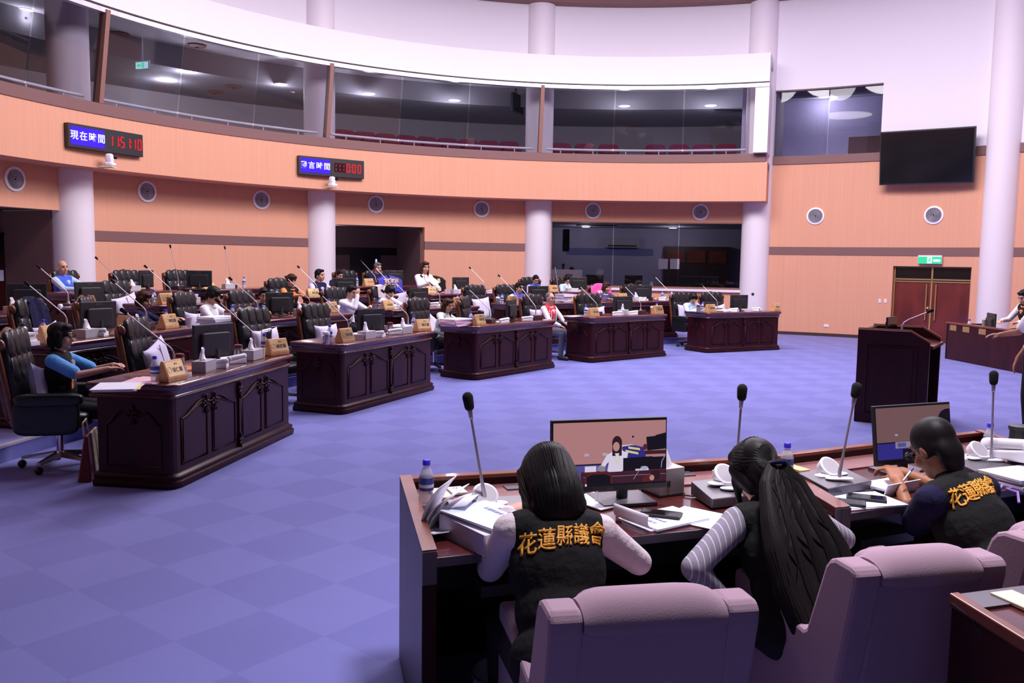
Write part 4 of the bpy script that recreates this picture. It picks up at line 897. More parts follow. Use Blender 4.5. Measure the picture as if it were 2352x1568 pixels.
# ---- microphones (px of the foot)
for px, row, v, rz, pr, lb in [(397, 0, .22, 2.6, 'A', 'gooseneck microphone leaning left over the nearest name plate'), (583, 0, .34, .2, 'A', 'thin white gooseneck microphone beside the nearest monitor'), (800, 0, .30, 2.2, 'A', 'gooseneck microphone leaning left over the low cushion'), (938, 0, .34, 2.4, 'A', 'gooseneck microphone above the stack of papers at the second front desk'), (1125, 0, .25, 2.4, 'A', 'gooseneck microphone left of the edge-on monitor'), (1231, 0, .3, 2.0, 'A', 'gooseneck microphone bent flat at the third front desk'), (1372, 0, .34, 2.4, 'A', 'gooseneck microphone leaning left over the upright cushion'), (1472, 0, .3, 2.4, 'A', 'gooseneck microphone right of the fourth front monitor'), (1648, 0, .3, 2.4, 'A', 'gooseneck microphone beside the person in light blue'),
    (152, 1, .34, 2.4, 'A', 'gooseneck microphone in front of the hung dark jacket'), (335, 1, .34, 2.4, 'A', 'gooseneck microphone bent left above the second-row tissue box'), (592, 1, .3, 2.5, 'A', 'gooseneck microphone right of the man in the white shirt'), (712, 1, .34, 2.4, 'A', 'gooseneck microphone with a white tag on the second row'), (937, 1, .34, 2.4, 'A', 'gooseneck microphone below the beige coat'), (1010, 1, .34, 2.4, 'A', 'gooseneck microphone between the two printed cloths'), (1183, 1, .34, 2.4, 'A', 'gooseneck microphone over the name plate of the red and blue vest'), (1283, 1, .34, 0, 'B', 'upright gooseneck microphone beside the blue vest'),
    (157, 2, .34, 2.4, 'A', 'gooseneck microphone before the leftmost column'), (393, 2, .34, 2.5, 'A', 'gooseneck microphone behind the bright third-row name plate'), (728, 2, .3, 2.4, 'A', 'gooseneck microphone between the orange vest and the dark vest'), (898, 2, .34, 2.4, 'A', 'gooseneck microphone left of the blue printed cloth'), (1113, 2, .34, 2.5, 'A', 'gooseneck microphone against the orange wall right of the doorway'), (1535, 1, .34, 2.5, 'A', 'gooseneck microphone at the right end of the second row'),
    (272, 3, .3, 2.4, 'A', 'gooseneck microphone right of the bald man'), (410, 3, .3, .3, 'B', 'tall upright gooseneck microphone against the orange wall, left one'), (531, 3, .3, .1, 'B', 'tall upright gooseneck microphone against the orange wall, right one'), (862, 3, .3, 2.4, 'A', 'gooseneck microphone inside the middle doorway')]:
    p, a = drop(px, 690, row, v); (MICA if pr == 'A' else MICB).put(p, a+rz-(PI if pr == 'A' and rz > 1.5 else 0)+ (1.05 if pr == 'A' and rz > 1.5 else 0)+(.0), lb, 'gooseneck microphones')
# ---- name plates
for px, row, v, rz, ch, lb in [(390, 0, .10, -.15, '胡仁順', 'wooden name plate at the corner of the nearest front desk'), (634, 0, .10, -.35, '林宗昆', 'wooden name plate with a shadowed face at the far end of the nearest desk'), (792, 0, .10, -.1, '李秋旺', 'wooden name plate at the corner of the second front desk'), (970, 0, .10, -.3, '張正治', 'wooden name plate at the far end of the second front desk'), (1100, 0, .09, 0, '吳建志', 'wooden name plate beside the pink folders at the third front desk'), (1363, 0, .08, 0, '蔡依靜', 'wooden name plate left on the fourth front desk'), (1511, 0, .08, 0, '周駿宥', 'wooden name plate right on the fourth front desk'), (1632, 0, .08, 0, '楊華美', 'wooden name plate of the person in light blue'), (1782, 0, .10, .3, '林正福', 'wooden name plate at the far right end of the farthest front desk'),
    (110, 1, .10, 0, '', 'wooden name plate flaring bright white above the black bob'), (385, 1, .1, 0, '簡智隆', 'wooden name plate above the tilted cushion in the second row'), (288, 1, .30, 1.35, '', 'wooden name plate seen edge-on right of the brown-haired woman'), (562, 1, .1, -.1, '魏嘉賢', 'wooden name plate of the man in the white shirt'), (760, 1, .3, 0, '', 'wooden name plate behind the low cushion chair'), (889, 1, .1, 0, '徐雪玉', 'wooden name plate of the man resting his face in his hand'), (1052, 1, .12, 0, '黃馨', 'wooden name plate behind the hair of the woman in mint'), (1176, 1, .1, 0, '張美慧', 'wooden name plate of the man in the red and blue vest'), (1320, 1, .1, 0, '葉鯤璟', 'wooden name plate right of the stacked white papers'), (1429, 1, .3, 0, '', 'wooden name plate of the woman in purple'),
    (380, 2, .1, 0, '', 'wooden name plate shining white in the third row'), (718, 2, .1, -.1, '笛布斯', 'wooden name plate of the woman in the orange vest'), (988, 2, .1, -.1, '', 'bright wooden name plate of the woman in white'), (1146, 2, .25, 0, '', 'small wooden name plate against the orange wall right of the doorway'), (1269, 2, .1, 0, '謝國榮', 'wooden name plate of the man in the blue vest'), (877, 2, .2, 1.2, '', 'wooden name plate seen edge-on by the blue printed cloth'), (203, 2, .3, 1.3, '', 'wooden name plate seen edge-on behind the brown-haired woman'),
    (250, 3, .1, 0, '', 'wooden name plate shining white right of the bald man'), (846, 3, .1, 0, '', 'wooden name plate shining white in the middle doorway')]:
    p, a = drop(px, 690, row, v); plate(p, a+rz, lb, ch)
# ---- bottles
for px, row, v, lb in [(352, 0, .17, 'water bottle left of the nearest corner name plate'), (606, 0, .24, 'water bottle left of the shadowed name plate'), (757, 0, .22, 'water bottle behind the steel mug on the second front desk'), (950, 0, .26, 'water bottle on the papers at the far end of the second front desk'), (1082, 0, .18, 'water bottle left of the name plate on the third front desk'), (1346, 0, .18, 'water bottle left of the fourth front desk name plate'), (1509, 0, .24, 'water bottle behind the right name plate on the fourth front desk'), (1614, 0, .2, 'water bottle left of the name plate of the person in light blue'),
    (97, 1, .25, 'water bottle behind the bright flaring name plate'), (380, 1, .24, 'water bottle behind the second-row name plate above the tilted cushion'), (533, 1, .17, 'water bottle left of the name plate of the man in white'), (755, 1, .42, 'water bottle behind the plate by the low cushion'), (872, 1, .2, 'water bottle left of the plate of the man resting his face'), (1153, 1, .2, 'water bottle left of the plate of the red and blue vest'), (1051, 1, .25, 'water bottle behind the head of the woman in mint'), (354, 2, .2, 'water bottle left of the white shining third-row plate'), (1521, 1, .3, 'water bottle at the right end of the second row'), (561, 3, .35, 'tiny water bottle against the orange wall in the back row'), (820, 3, .2, 'water bottle left of the plate in the middle doorway')]:
    p, a = drop(px, 690, row, v); BP.put(p, 0, lb, 'water bottles on the desks')
# ---- mugs
for px, row, v, rz, pr, lb in [(410, 0, .32, 2.6, 1, 'steel mug with maroon lid behind the nearest name plate'), (546, 0, .22, 2.8, 1, 'steel mug with maroon lid and handle beside the nearest tissue box'), (749, 0, .14, 3.0, 2, 'steel mug with a pale lid at the corner of the second front desk'), (896, 0, .24, 2.8, 1, 'steel mug with maroon lid by the papers on the second front desk'), (1499, 0, .16, 0, 2, 'pale lidded mug at the right of the fourth front desk'), (1605, 0, .18, 0, 1, 'steel mug by the person in light blue'), (522, 1, .2, 0, 1, 'steel mug in front of the man in the white shirt'), (860, 1, .17, 0, 1, 'steel mug in front of the man resting his face'), (346, 2, .16, 0, 2, 'pale lidded mug left of the white shining third-row plate'), (1143, 1, .18, 0, 2, 'pale lidded mug behind the third front desk')]:
    p, a = drop(px, 690, row, v); (GP if pr == 1 else GP2).put(p, a+rz, lb, 'lidded mugs')
p, a = drop(52, 780, 1, .12); t = thing('thermos', 'tall steel and pink thermos at the left edge of the second row', 'thermos', p); m = MB(); m.lathe([(.037, 0), (.038, .12)], 20); m.build('flask_body', 'pink_cup', t, True); m = MB(); m.lathe([(.040, .12), (.040, .15), (.028, .165)], 20); m.build('collar', 'steel', t, True); m = MB(); m.lathe([(.026, .165), (.022, .19), (.01, .195)], 16); m.build('stopper', 'black_plastic', t, True)
# ---- tissues
for px, row, v, rz, lb in [(466, 0, .12, .1, 'grey tissue box beside the nearest front monitor'), (578, 0, .13, .1, 'grey tissue box left of the shadowed name plate'), (842, 0, .10, 0, 'grey tissue box under a loose white sheet on the second front desk'), (928, 0, .1, 0, 'grey tissue box at the foot of the dark microphone box'), (318, 1, .15, 0, 'grey tissue box behind the tilted cushion chair'), (200, 1, .12, 0, 'grey tissue box right of the flaring name plate'), (938, 1, .15, 0, 'grey tissue box in front of the beige coat'), (712-22, 1, .3, 0, 'grey tissue box below the orange vest'), (32, 2, .12, 0, 'grey tissue box at the left edge in the third row'), (1047, 2, .2, 0, 'grey tissue box left of the third-row monitor by the woman in white'), (1309, 2, .2, 0, 'white tissue box left of the monitor under the silver computers'), (1487-55, 0, .2, .3, 'white tissue box left of the right plate on the fourth front desk'), (1545, 1, .2, 0, 'white tissue box at the right end of the second row'), (525, 3, .14, 0, 'white tissue box under the right tall microphone'), (442, 2, .1, 0, 'pale grey tissue box in the third row behind the white shirt'), (307, 3, .2, 0, 'tissue box with a tall standing tissue in the back row'), (1462, 1, .2, 0, 'white tissue box before the monitor at the right of the second row')]:
    p, a = drop(px, 690, row, v); TP.put(p, a+rz, lb, 'tissue boxes on the desks', .9 if row else 1)
# ---- phones
for px, row, v, rz, lb in [(497, 0, .12, .3, 'white telephone in front of the nearest turned monitor'), (536, 0, .14, 1.0, 'white telephone between the mug and the nearest monitor'), (867, 0, .10, .2, 'white telephone on the second front desk'), (905, 0, .12, .8, 'white telephone left of the far tissue box on the second front desk'), (1155, 0, .1, 1.3, 'white telephone at the foot of the edge-on monitor'), (1212, 0, .1, .6, 'white telephone at the right of the third front desk'), (1420, 0, .12, .4, 'white telephone in front of the fourth front monitor'), (1453, 0, .12, 1.2, 'white telephone right of the fourth front monitor'), (1687, 0, .1, .5, 'white telephone left of the farthest front monitor'), (1740, 0, .2, .2, 'white telephone right of the farthest front monitor'), (222, 1, .12, .3, 'white telephone before the second-row monitor on the left'), (297, 1, .12, .8, 'white telephone left of the second-row tissue box'), (706, 1, .12, .5, 'white telephone behind the seamed cushion chair'), (955, 1, .12, .3, 'white telephone right of the beige coat'), (998, 1, .3, .3, 'white telephone below the printed black cloth'), (50, 2, .1, .4, 'white telephone before the monitor at the left edge'), (1065, 2, .1, .3, 'white telephone before the monitor by the woman in white'), (1322, 2, .1, .3, 'white telephone before the monitor under the silver computers'), (1478, 1, .1, .3, 'white telephone before the right monitor of the second row'), (1524, 1, .12, .3, 'white telephone left of the end tissue box in the second row'), (425, 2, .1, .3, 'white telephone right of the shining third-row plate')]:
    p, a = drop(px, 690, row, v); HP.put(p, a+rz, lb, 'white telephones', .85)
# ---- papers
for px, row, v, w, d, h, mt, rz, lb in [(266, 0, .28, .36, .28, .02, ['paper_yellow', 'paper'], .3, 'yellow folder and papers under the arms of the woman with the black bob'), (330, 0, .26, .34, .24, .012, 'paper_pink', .1, 'pink papers on the nearest front desk'), (524, 0, .34, .4, .28, .012, 'paper', .2, 'loose papers beside the nearest white telephone'), (427, 0, .30, .26, .2, .012, ['paper', 'orange_cloth'], .5, 'white and orange sheet behind the nearest tissue box'),
    (918, 0, .36, .42, .26, .07, 'paper', .1, 'stack of white papers at the far end of the second front desk'), (820, 0, .2, .24, .2, .06, 'paper', .4, 'crumpled white sheets right of the second front plate'), (1048, 0, .28, .42, .28, .10, ['paper_pink', 'paper_pink', 'paper'], 0, 'pile of pink folders topped by white papers before the woman in mint'), (1317, 0, .32, .3, .2, .01, 'paper', 0, 'white papers before the man in the red vest'), (1662, 0, .2, .3, .2, .04, 'paper', .2, 'white papers before the cushion at the farthest front desk'), (1598, 0, .34, .3, .2, .02, 'paper', .2, 'white papers in front of the person in light blue'),
    (497, 1, .18, .40, .26, .075, 'paper', 0, 'thick block of white paper in front of the man in white'), (1300, 1, .2, .34, .26, .16, ['lilac', 'paper', 'lilac'], 0, 'tall stack of lilac and white papers in the second row'), (1022, 1, .3, .26, .2, .03, 'paper_pink', .2, 'pink papers behind the mint jacket'), (896, 1, .34, .3, .2, .05, 'paper', .4, 'crumpled papers below the beige coat'), (1121, 2, .3, .3, .22, .05, 'paper', .1, 'white paper pile against the orange wall'), (22, 1, .16, .36, .22, .11, 'white', 0, 'white box at the left edge of the second row'), (432, 2, .24, .24, .14, .12, 'lilac', 0, 'pale lilac upright folder in the third row'), (180, 2, .14, .3, .2, .03, 'lilac', 0, 'pale papers before the monitor of the bald man'), (470, 3, .26, .26, .2, .10, 'paper_yellow', .1, 'pale yellow folder on the dark bag in the back row')]:
    p, a = drop(px, 690, row, v); papers(p, a+rz, w, d, h, lb, mt, 4 if h < .09 else 6, int(px))
for px, row, v, mt, lb in [(600, 0, .13, 'ivory', 'paper cup left of the shadowed name plate'), (420-3, 0, .1, 'white', 'small white cup right of the nearest name plate'), (1030, 2, .2, 'lilac', 'lilac cup before the woman in white'), (1020+4, 2, .14, 'pink_cup', 'pink cup before the woman in white'), (435, 1, .2, 'white', 'pale cup by the second-row plate'), (805, 3, .22, 'lilac', 'pale cup in the middle doorway')]:
    p, a = drop(px, 690, row, v); cup(p, lb, mt)
for px, row, v, lb in [(420, 3, .3, 'white round lamp knob beside the left tall microphone'), (543, 3, .3, 'white round lamp knob beside the right tall microphone'), (723, 1, .3, 'white round knob behind the low cushion chair'), (409, 2, .14, 'white round knob right of the shining plate'), (138, 2, .3, 'white round knob before the leftmost column'), (1555, 1, .3, 'white round knob at the right end of the second row'), (1449, 1, .3, 'white round knob left of the right second-row monitor'), (1745, 0, .16, 'white round knob at the farthest front desk')]:
    p, a = drop(px, 690, row, v); m = MB(); m.lathe([(.03, 0), (.03, .03), (.028, .05), (.016, .062)], 16); tag(m.build('speaker_knob', 'white', None, True, loc=p), lb, 'speaker', 'white round knobs')
# white tag on the microphone, tablet frame
p, a = drop(714, 720, 1, .1); m = MB(); m.box((0, 0, .05), (.06, .012, .10)); o = tag(m.build('white_tag', 'white', None, loc=p), 'white tag hanging below a second-row microphone', 'tag'); o.rotation_euler = (0, .2, a)
p, a = drop(613, 810, 0, .38); t = thing('tablet_stand', 'white framed tablet stand behind the water bottle on the nearest desk', 'tablet', p, a+.2); m = MB(); m.tube([(-.14, 0, .0), (-.14, 0, .19), (-.12, 0, .205), (.12, 0, .205), (.14, 0, .19), (.14, 0, 0)], .011, 8); m.build('frame', 'white', t, True); m = MB(); m.box((0, .0, .10), (.26, .006, .17)); m.build('tablet_screen', 'black_gloss', t)
# canvas bag at the end of the nearest desk
p = atz(200, 1106, 0); q = Vector((-3.11, 6.39, 0)); t = thing('canvas_bag', 'dark red and cream canvas bag leaning on the end of the nearest desk', 'bag', q+Vector((-.08, .02, 0)), math.radians(100))
m = MB(); m.hexa([(-.02, -.05, 0), (.26, -.05, 0), (.26, .05, 0), (-.02, .05, 0), (.04, -.012, .34), (.25, -.012, .37), (.25, .012, .37), (.04, .012, .34)]); m.build('bag_body', 'maroon', t, bev=.01)
m = MB(); m.hexa([(.10, -.056, .005), (.18, -.056, .005), (.18, -.04, .005), (.10, -.04, .005), (.12, -.022, .35), (.18, -.022, .36), (.18, -.008, .36), (.12, -.008, .35)]); m.build('cream_stripe', 'cream_cloth', t); m = MB(); m.hexa([(.20, -.057, .005), (.27, -.057, .005), (.27, -.04, .005), (.20, -.04, .005), (.20, -.022, .36), (.262, -.022, .37), (.262, -.006, .37), (.20, -.006, .36)]); m.build('cream_edge', 'cream_cloth', t)
m = MB(); m.tube([(.08, .02, .33), (.09, .03, .43), (.17, .03, .45), (.2, .02, .35)], .009, 6); m.build('bag_handle', 'cream_cloth', t, True)
# cloths draped over chairs
def drape(key, lb, mt, txt=None, w=.62, front=.34, back=.3, tmat='gold_plate', xoff=0, tilt=0):
    p, rz = CH[key]; sc = .97; t = thing('draped_cloth', lb, 'cloth', p, rz); t.scale = (.905,)*3; m = MB(); vs = []; fs = []; n = 14; k = 18; th = .006
    def S_(u, v, o):           # u across, v along from front bottom over the top to the back bottom
        x = (u-.5)*w+xoff; s = v*(front+back+.16); bump = .012*math.sin(u*17+v*5)+.01*math.sin(u*7)
        top = 1.19-.35*abs(u-.5)**2+tilt*(u-.5)
        if s < front: z = top-(front-s); y = .245+(z-.42)*.16-.085+bump
        elif s < front+.16: a = (s-front)/.16*PI; y = .245+(top-.42)*.16-.01-.075*math.cos(a); z = top+.03*math.sin(a)
        else: z = top-(s-front-.16); y = .245+(z-.42)*.16+.085
        return (x, y-o, z+o*.3)
    for o in (0, th):
        for j in range(k+1):
            for i in range(n+1): vs.append(S_(i/n, j/k, o))
    K = (n+1)*(k+1)
    for s in (0, 1):
        for j in range(k):
            for i in range(n): q = [s*K+j*(n+1)+i, s*K+j*(n+1)+i+1, s*K+(j+1)*(n+1)+i+1, s*K+(j+1)*(n+1)+i]; fs.append(q if s else q[::-1])
    m.add(vs, fs); m.build('cloth_sheet', mt, t, True)
    if txt:
        for r, line in enumerate(txt):
            z = 1.10-.105*r; text('lettering', line, .095, tmat, t, Matrix.Translation((xoff, .245+(z-.42)*.16-.118, z)) @ Matrix.Rotation(-.16, 4, 'X') @ UPZ, .003, .004, 1.1)
    return t
drape('C2R', 'blue cloth with two rows of yellow characters draped over a third-row chair', 'blue_cloth', ['花蓮縣議', '會第二十'], .62, .30)
drape('C3R', 'black cloth with yellow characters draped over a chair right of the woman in white', 'vest_black', ['議會員'], .60, .26)
drape('B4L', 'bright pink cloth with white characters draped over a second-row chair', 'pink_cloth', ['', '花蓮人'], .62, .30, .3, 'white')
drape('B0L', 'dark navy jacket hung over the corner of a second-row chair', 'navy', None, .40, .34, .3, xoff=.10, tilt=-.1)
drape('B2R', 'beige coat with a hanging sleeve hung over a second-row chair', 'beige', None, .44, .42, .3, xoff=.06, tilt=-.15)
# ============================================================ PEOPLE
def rm(mb, name, mats, vox, parent=None, smooth=4, fac=.5, dec=None):
    """union of overlapping solids -> one continuous smooth skin"""
    me = mb.mesh(name, mats); o = bpy.data.objects.new(name, me); COL.objects.link(o)
    r = o.modifiers.new('r', 'REMESH'); r.mode = 'VOXEL'; r.voxel_size = vox; r.use_smooth_shade = True
    s = o.modifiers.new('s', 'SMOOTH'); s.iterations = smooth; s.factor = fac
    n = bpy.data.meshes.new_from_object(o.evaluated_get(bpy.context.evaluated_depsgraph_get())); n.name = name
    bpy.data.objects.remove(o); bpy.data.meshes.remove(me); n.materials.clear()
    for m in (mats if isinstance(mats, (list, tuple)) else [mats]): n.materials.append(M[m])
    n.polygons.foreach_set('use_smooth', [True]*len(n.polygons)); n.polygons.foreach_set('material_index', [0]*len(n.polygons))
    o = bpy.data.objects.new(name, n); COL.objects.link(o)
    if parent is not None: o.parent = parent
    return o
def basis(yaw, pitch, roll=0):  # columns right, forward, up ; pitch>0 looks down
    return (Matrix.Rotation(yaw, 3, 'Z') @ Matrix.Rotation(-pitch, 3, 'X') @ Matrix.Rotation(roll, 3, 'Y'))
def hand(mb, wr, d, up, side, curl=.5, r=.0085, L=.165):
    """palm and five separate fingers; d = pointing direction, up = back of the hand, side = +1 thumb towards (d x up)"""
    d = d.normalized(); x = d.cross(up).normalized(); up = x.cross(d).normalized()
    k = L/.165; T = lambda a, b, c: wr+x*a*k+d*b*k+up*c*k
    for a in (-.026, -.009, .009, .026): mb.cap(T(a*.7, .0, 0), .017*k, T(a, .075, .002), .0135*k, 10)
    ln = [.058, .070, .074, .064]
    for i, a in enumerate((-.029, -.010, .010, .029)):
        q = i if side > 0 else i
        l = ln[i] if side > 0 else ln[3-i]
        p = T(a, .08, .003); c = 0; rr = r*k
        for sgi, fr in enumerate((.45, .32, .23)):
            c += curl*(.55 if sgi == 0 else .8); dd = d*math.cos(c)-up*math.sin(c)+x*a*2.2*(1-curl)
            n = p+dd.normalized()*l*fr*k; mb.cap(p, rr*(1-.08*sgi), n, rr*(1-.08*(sgi+1)), 8); p = n
    b = T(side*.024, .018, -.004); m1 = T(side*.052, .050, -.012-.02*curl); m2 = T(side*(.056-.02*curl), .082, -.018-.03*curl)
    mb.cap(b, .014*k, m1, .0115*k, 8); mb.cap(m1, .0115*k, m2, .0095*k, 8)
HEAD = [('e', (0, -.012, .022), (.074, .093, .098)), ('e', (0, .018, -.045), (.059, .066, .066)), ('e', (0, .052, -.088), (.030, .030, .024)), ('e', (0, .066, .040), (.052, .020, .020)),
        ('c', (0, .083, .016), .010, (0, .103, -.026), .0145), ('e', (.014, .090, -.028), (.010, .010, .008)), ('e', (-.014, .090, -.028), (.010, .010, .008)), ('e', (0, .078, -.058), (.025, .017, .014)),
        ('e', (.040, .056, -.028), (.024, .024, .024)), ('e', (-.040, .056, -.028), (.024, .024, .024)), ('e', (.076, -.008, -.008), (.011, .020, .032)), ('e', (-.076, -.008, -.008), (.011, .020, .032))]
HAIR = {
 'short': [('e', (0, -.024, .042), (.083, .098, .092)), ('e', (0, .044, .100), (.058, .038, .026)), ('e', (.070, -.012, .020), (.016, .04, .045)), ('e', (-.070, -.012, .020), (.016, .04, .045)), ('e', (0, -.075, -.02), (.062, .035, .06))],
 'bowl': [('e', (0, -.018, .045), (.092, .108, .092)), ('e', (0, .055, .070), (.070, .036, .040)), ('e', (.080, .010, .010), (.022, .055, .055)), ('e', (-.080, .010, .010), (.022, .055, .055)), ('e', (0, -.08, -.03), (.075, .04, .07))],
 'bob': [('e', (0, -.022, .045), (.094, .108, .092)), ('e', (0, .050, .092), (.066, .040, .034)), ('c', (.078, .004, .03), .034, (.076, .010, -.075), .030), ('c', (-.078, .004, .03), .034, (-.076, .010, -.075), .030), ('e', (0, -.066, -.04), (.088, .058, .085))],
 'long': [('e', (0, -.022, .042), (.088, .104, .092)), ('e', (.03, .046, .095), (.045, .040, .028)), ('e', (-.03, .046, .095), (.045, .040, .028)), ('c', (.076, -.005, .03), .030, (.080, .0, -.20), .030), ('c', (-.076, -.005, .03), .030, (-.080, .0, -.20), .030), ('e', (0, -.07, -.09), (.086, .045, .15))],
 'perm': [('e', (0, -.022, .050), (.100, .112, .098)), ('e', (0, .050, .098), (.070, .045, .036))]+[('e', (.088*math.sin(a), -.02+.095*math.cos(a), .05+.035*math.sin(3*a)), (.026, .026, .03)) for a in [i*.7+.8 for i in range(7)]],
 'thin': [('e', (0, -.03, .040), (.080, .092, .086)), ('e', (0, -.07, -.01), (.066, .035, .06))], 'bald': None}
def put_head(mb, prims, c, B, s=1.0, grow=0):
    for p in prims:
        if p[0] == 'e': mb.ball(c+B @ (Vector(p[1])*s), tuple(q*s+grow for q in p[2]), 16, 11, B)
        else: mb.cap(c+B @ (Vector(p[1])*s), p[2]*s+grow, c+B @ (Vector(p[3])*s), p[4]*s+grow, 12)
def strands(obj, paths, name, haircol, parent, r=.0034, off=.0005):
    """thin locks of hair laid on a hair mass"""
    bv = BVHTree.FromPolygons([v.co for v in obj.data.vertices], [p.vertices for p in obj.data.polygons]); m = MB()
    for k, pts in enumerate(paths):
        q = []
        for p in pts:
            h = bv.find_nearest(p)
            q.append(h[0]+h[1]*off if h[0] is not None else Vector(p))
        n = len(q); rr = r*(.7+.6*((k*37 % 11)/11)); m.tube(q, [rr*(.35+.65*math.sin(PI*min(1, .12+.85*i/(n-1)))) for i in range(n)], 5)
    return m.build(name, haircol, parent, True)
def ik(a, b, l1, l2, bend):     # elbow / knee position, bent towards the vector 'bend'
    v = b-a; d = max(.02, v.length)
    if d > l1+l2-.004: b = a+v.normalized()*(l1+l2-.004); v = b-a; d = v.length
    x = (l1*l1-l2*l2+d*d)/(2*d); h = math.sqrt(max(0, l1*l1-x*x)); u = v.normalized(); n = bend-u*bend.dot(u)
    n = n.normalized() if n.length > 1e-4 else Vector((0, 0, -1)); return a+u*x+n*h, b
def person(label, loc, rz, lean=.15, side=0, twist=0, yaw=0, pitch=.1, roll=0, hair='short', haircol='hair_black', skin='skin', shirt='shirt_white', sleeve='long', vest=None, trousers='dark_trousers', collar=None,
           hl=(-.18, .42, .80), hr=(.18, .42, .80), sh=.44, s=.93, glasses=False, stand=False, vox=.010, curl=.5, legs=True, vsh=1.0, bl=(-.7, -.35, -.5), br=(.7, -.35, -.5), hup=(0, 0, 1), width=1.0, group=None, hdl=None, hdr=None, badge=None):
    """local frame: forward +y, right +x"""
    t = thing('person', label, 'person', loc, rz, group)
    hip = Vector((0, 0, (sh+.085) if not stand else .90)); L = .50*s
    up = Vector((math.sin(side), math.sin(lean)*math.cos(side), math.cos(lean)*math.cos(side))).normalized(); fw = Vector((0, math.cos(lean), -math.sin(lean)))
    rt = (Matrix.Rotation(twist, 3, up) @ Vector((1, 0, 0))); rt = (rt-up*rt.dot(up)).normalized(); fw = up.cross(rt)
    A = lambda x, y, z: hip+rt*(x*s*width)+fw*(y*s)+up*(z*s)
    neck = A(0, .0, .49); HB = basis(yaw, pitch, roll); hc = neck+(up*.35+Vector((0, 0, .65))).normalized()*.075*s+HB @ Vector((0, .025, .065))*s
    shL, shR = A(-.165, -.005, .425), A(.165, -.005, .425)
    wl, wr_ = Vector(hl), Vector(hr)
    eL, wl = ik(shL, wl, .285*s, .245*s, Vector(bl)); eR, wr_ = ik(shR, wr_, .285*s, .245*s, Vector(br))
    Bq = Matrix((rt, fw, up)).transposed()
    def torso(mb, g, sf=1.0):
        mb.ball(A(0, .0, .02), (.165*s*width+g, .115*s+g, .105*s+g), 18, 11, Bq); mb.ball(A(0, .005, .16), (.140*s*width+g, .105*s+g, .13*s+g), 18, 11, Bq); mb.ball(A(0, .005, .30), (.155*s*width+g, .110*s+g, .15*s+g), 18, 11, Bq)
        mb.ball(A(0, -.002, .385), (.135*s*width+g, .085*s+g, .075*s+g), 18, 11, Bq)
        for q in (shL, shR): mb.cap(A(0, -.005, .432), .055*s+g, A(0, -.005, .432).lerp(q, sf), .052*s+g, 12)
    body = MB(); torso(body, 0); put_head(body, HEAD, hc, HB, s*.97); body.cap(A(0, -.005, .43), .055*s, hc+HB @ Vector((0, -.015, -.05))*s, .050*s, 14)
    for S_, E_, W_, sd in ((shL, eL, wl, 1), (shR, eR, wr_, -1)):
        body.cap(S_, .047*s, E_, .036*s, 12); body.cap(E_, .036*s, W_, .025*s, 12)
        dd = (W_-E_).normalized()
        q = hdl if sd > 0 else hdr
        if q is not None: dd = Vector(q).normalized()
        else: dd = (dd+Vector((-sd*-.25, .2, -.15))).normalized()
        hand(body, W_, dd, Vector(hup), sd if True else -sd, curl, .0088*s, .155*s)
    if not stand:
        kz = sh+.05
        kL, kR = Vector((-.11, .43*s, kz)), Vector((.11, .43*s, kz)); aL, aR = Vector((-.11, .40*s, .08)), Vector((.11, .40*s, .08)); hL, hR = A(-.085, .02, -.01), A(.085, .02, -.01)
    else:
        kL, kR = Vector((-.10, .03, .48)), Vector((.10, .03, .48)); aL, aR = Vector((-.10, 0, .08)), Vector((.10, 0, .08)); hL, hR = A(-.085, 0, -.02), A(.085, 0, -.02)
    if legs:
        for h_, k_, a_ in ((hL, kL, aL), (hR, kR, aR)): body.cap(h_, .080*s, k_, .055*s, 14); body.cap(k_, .055*s, a_, .038*s, 12); body.cap(a_+Vector((0, -.03, -.04)), .035*s, a_+Vector((0, .13, -.05)), .03*s, 10)
    rm(body, 'body', skin, min(vox, .0085), t, 3)
    if legs:
        m = MB(); m.ball(A(0, .0, .0), (.175*s*width, .128*s, .11*s), 18, 11, Bq)
        for h_, k_, a_ in ((hL, kL, aL), (hR, kR, aR)): m.cap(h_, .093*s, k_, .066*s, 14); m.cap(k_, .066*s, a_, .050*s, 12)
        rm(m, 'trousers', trousers, vox*1.2, t)
        for a_ in (aL, aR):
            m = MB(); m.cap(a_+Vector((0, -.03, -.035)), .043*s, a_+Vector((0, .14, -.045)), .038*s, 10); m.build('shoe', 'black_plastic', t, True)
    m = MB(); torso(m, .012); m.cap(A(0, -.008, .44), .062*s, A(0, -.004, .475), .060*s, 14)
    for S_, E_, W_ in ((shL, eL, wl), (shR, eR, wr_)):
        if sleeve == 'long': m.cap(S_, .061*s, E_, .049*s, 14); m.cap(E_, .049*s, E_.lerp(W_, .93), .037*s, 12)
        else: m.cap(S_, .064*s, S_.lerp(E_, .80), .060*s, 14)
    rm(m, 'shirt', shirt, vox*1.1, t, 3)
    if vest:
        m = MB(); torso(m, .022, .74); m.cap(A(0, -.012, .445), .070*s, A(0, -.012, .478), .068*s, 14); rm(m, 'vest', vest, vox*1.1, t, 3)
        # open front: shirt placket showing between the vest edges
        m = MB()
        for q in range(6): m.ball(A(0, .118-.003*abs(q-2), .20+.038*q), ((.012+.007*q)*s, .018, .03), 10, 7, Bq)
        rm(m, 'shirt_front', shirt if collar is None else collar, .008, t, 2)
    if collar:
        m = MB(); n = 16; m.tube([A(.068*math.cos(2*PI*i/n), -.004+.066*math.sin(2*PI*i/n)+.01, .475-.02*math.sin(2*PI*i/n)) for i in range(n)], .016*s, 8, True); m.build('collar', collar, t, True)
    if HAIR[hair]:
        m = MB(); put_head(m, HAIR[hair], hc, HB, s*.97); rm(m, 'hair', haircol, .008, t, 10 if hair in ('straight', 'pony', 'crew') else 3)
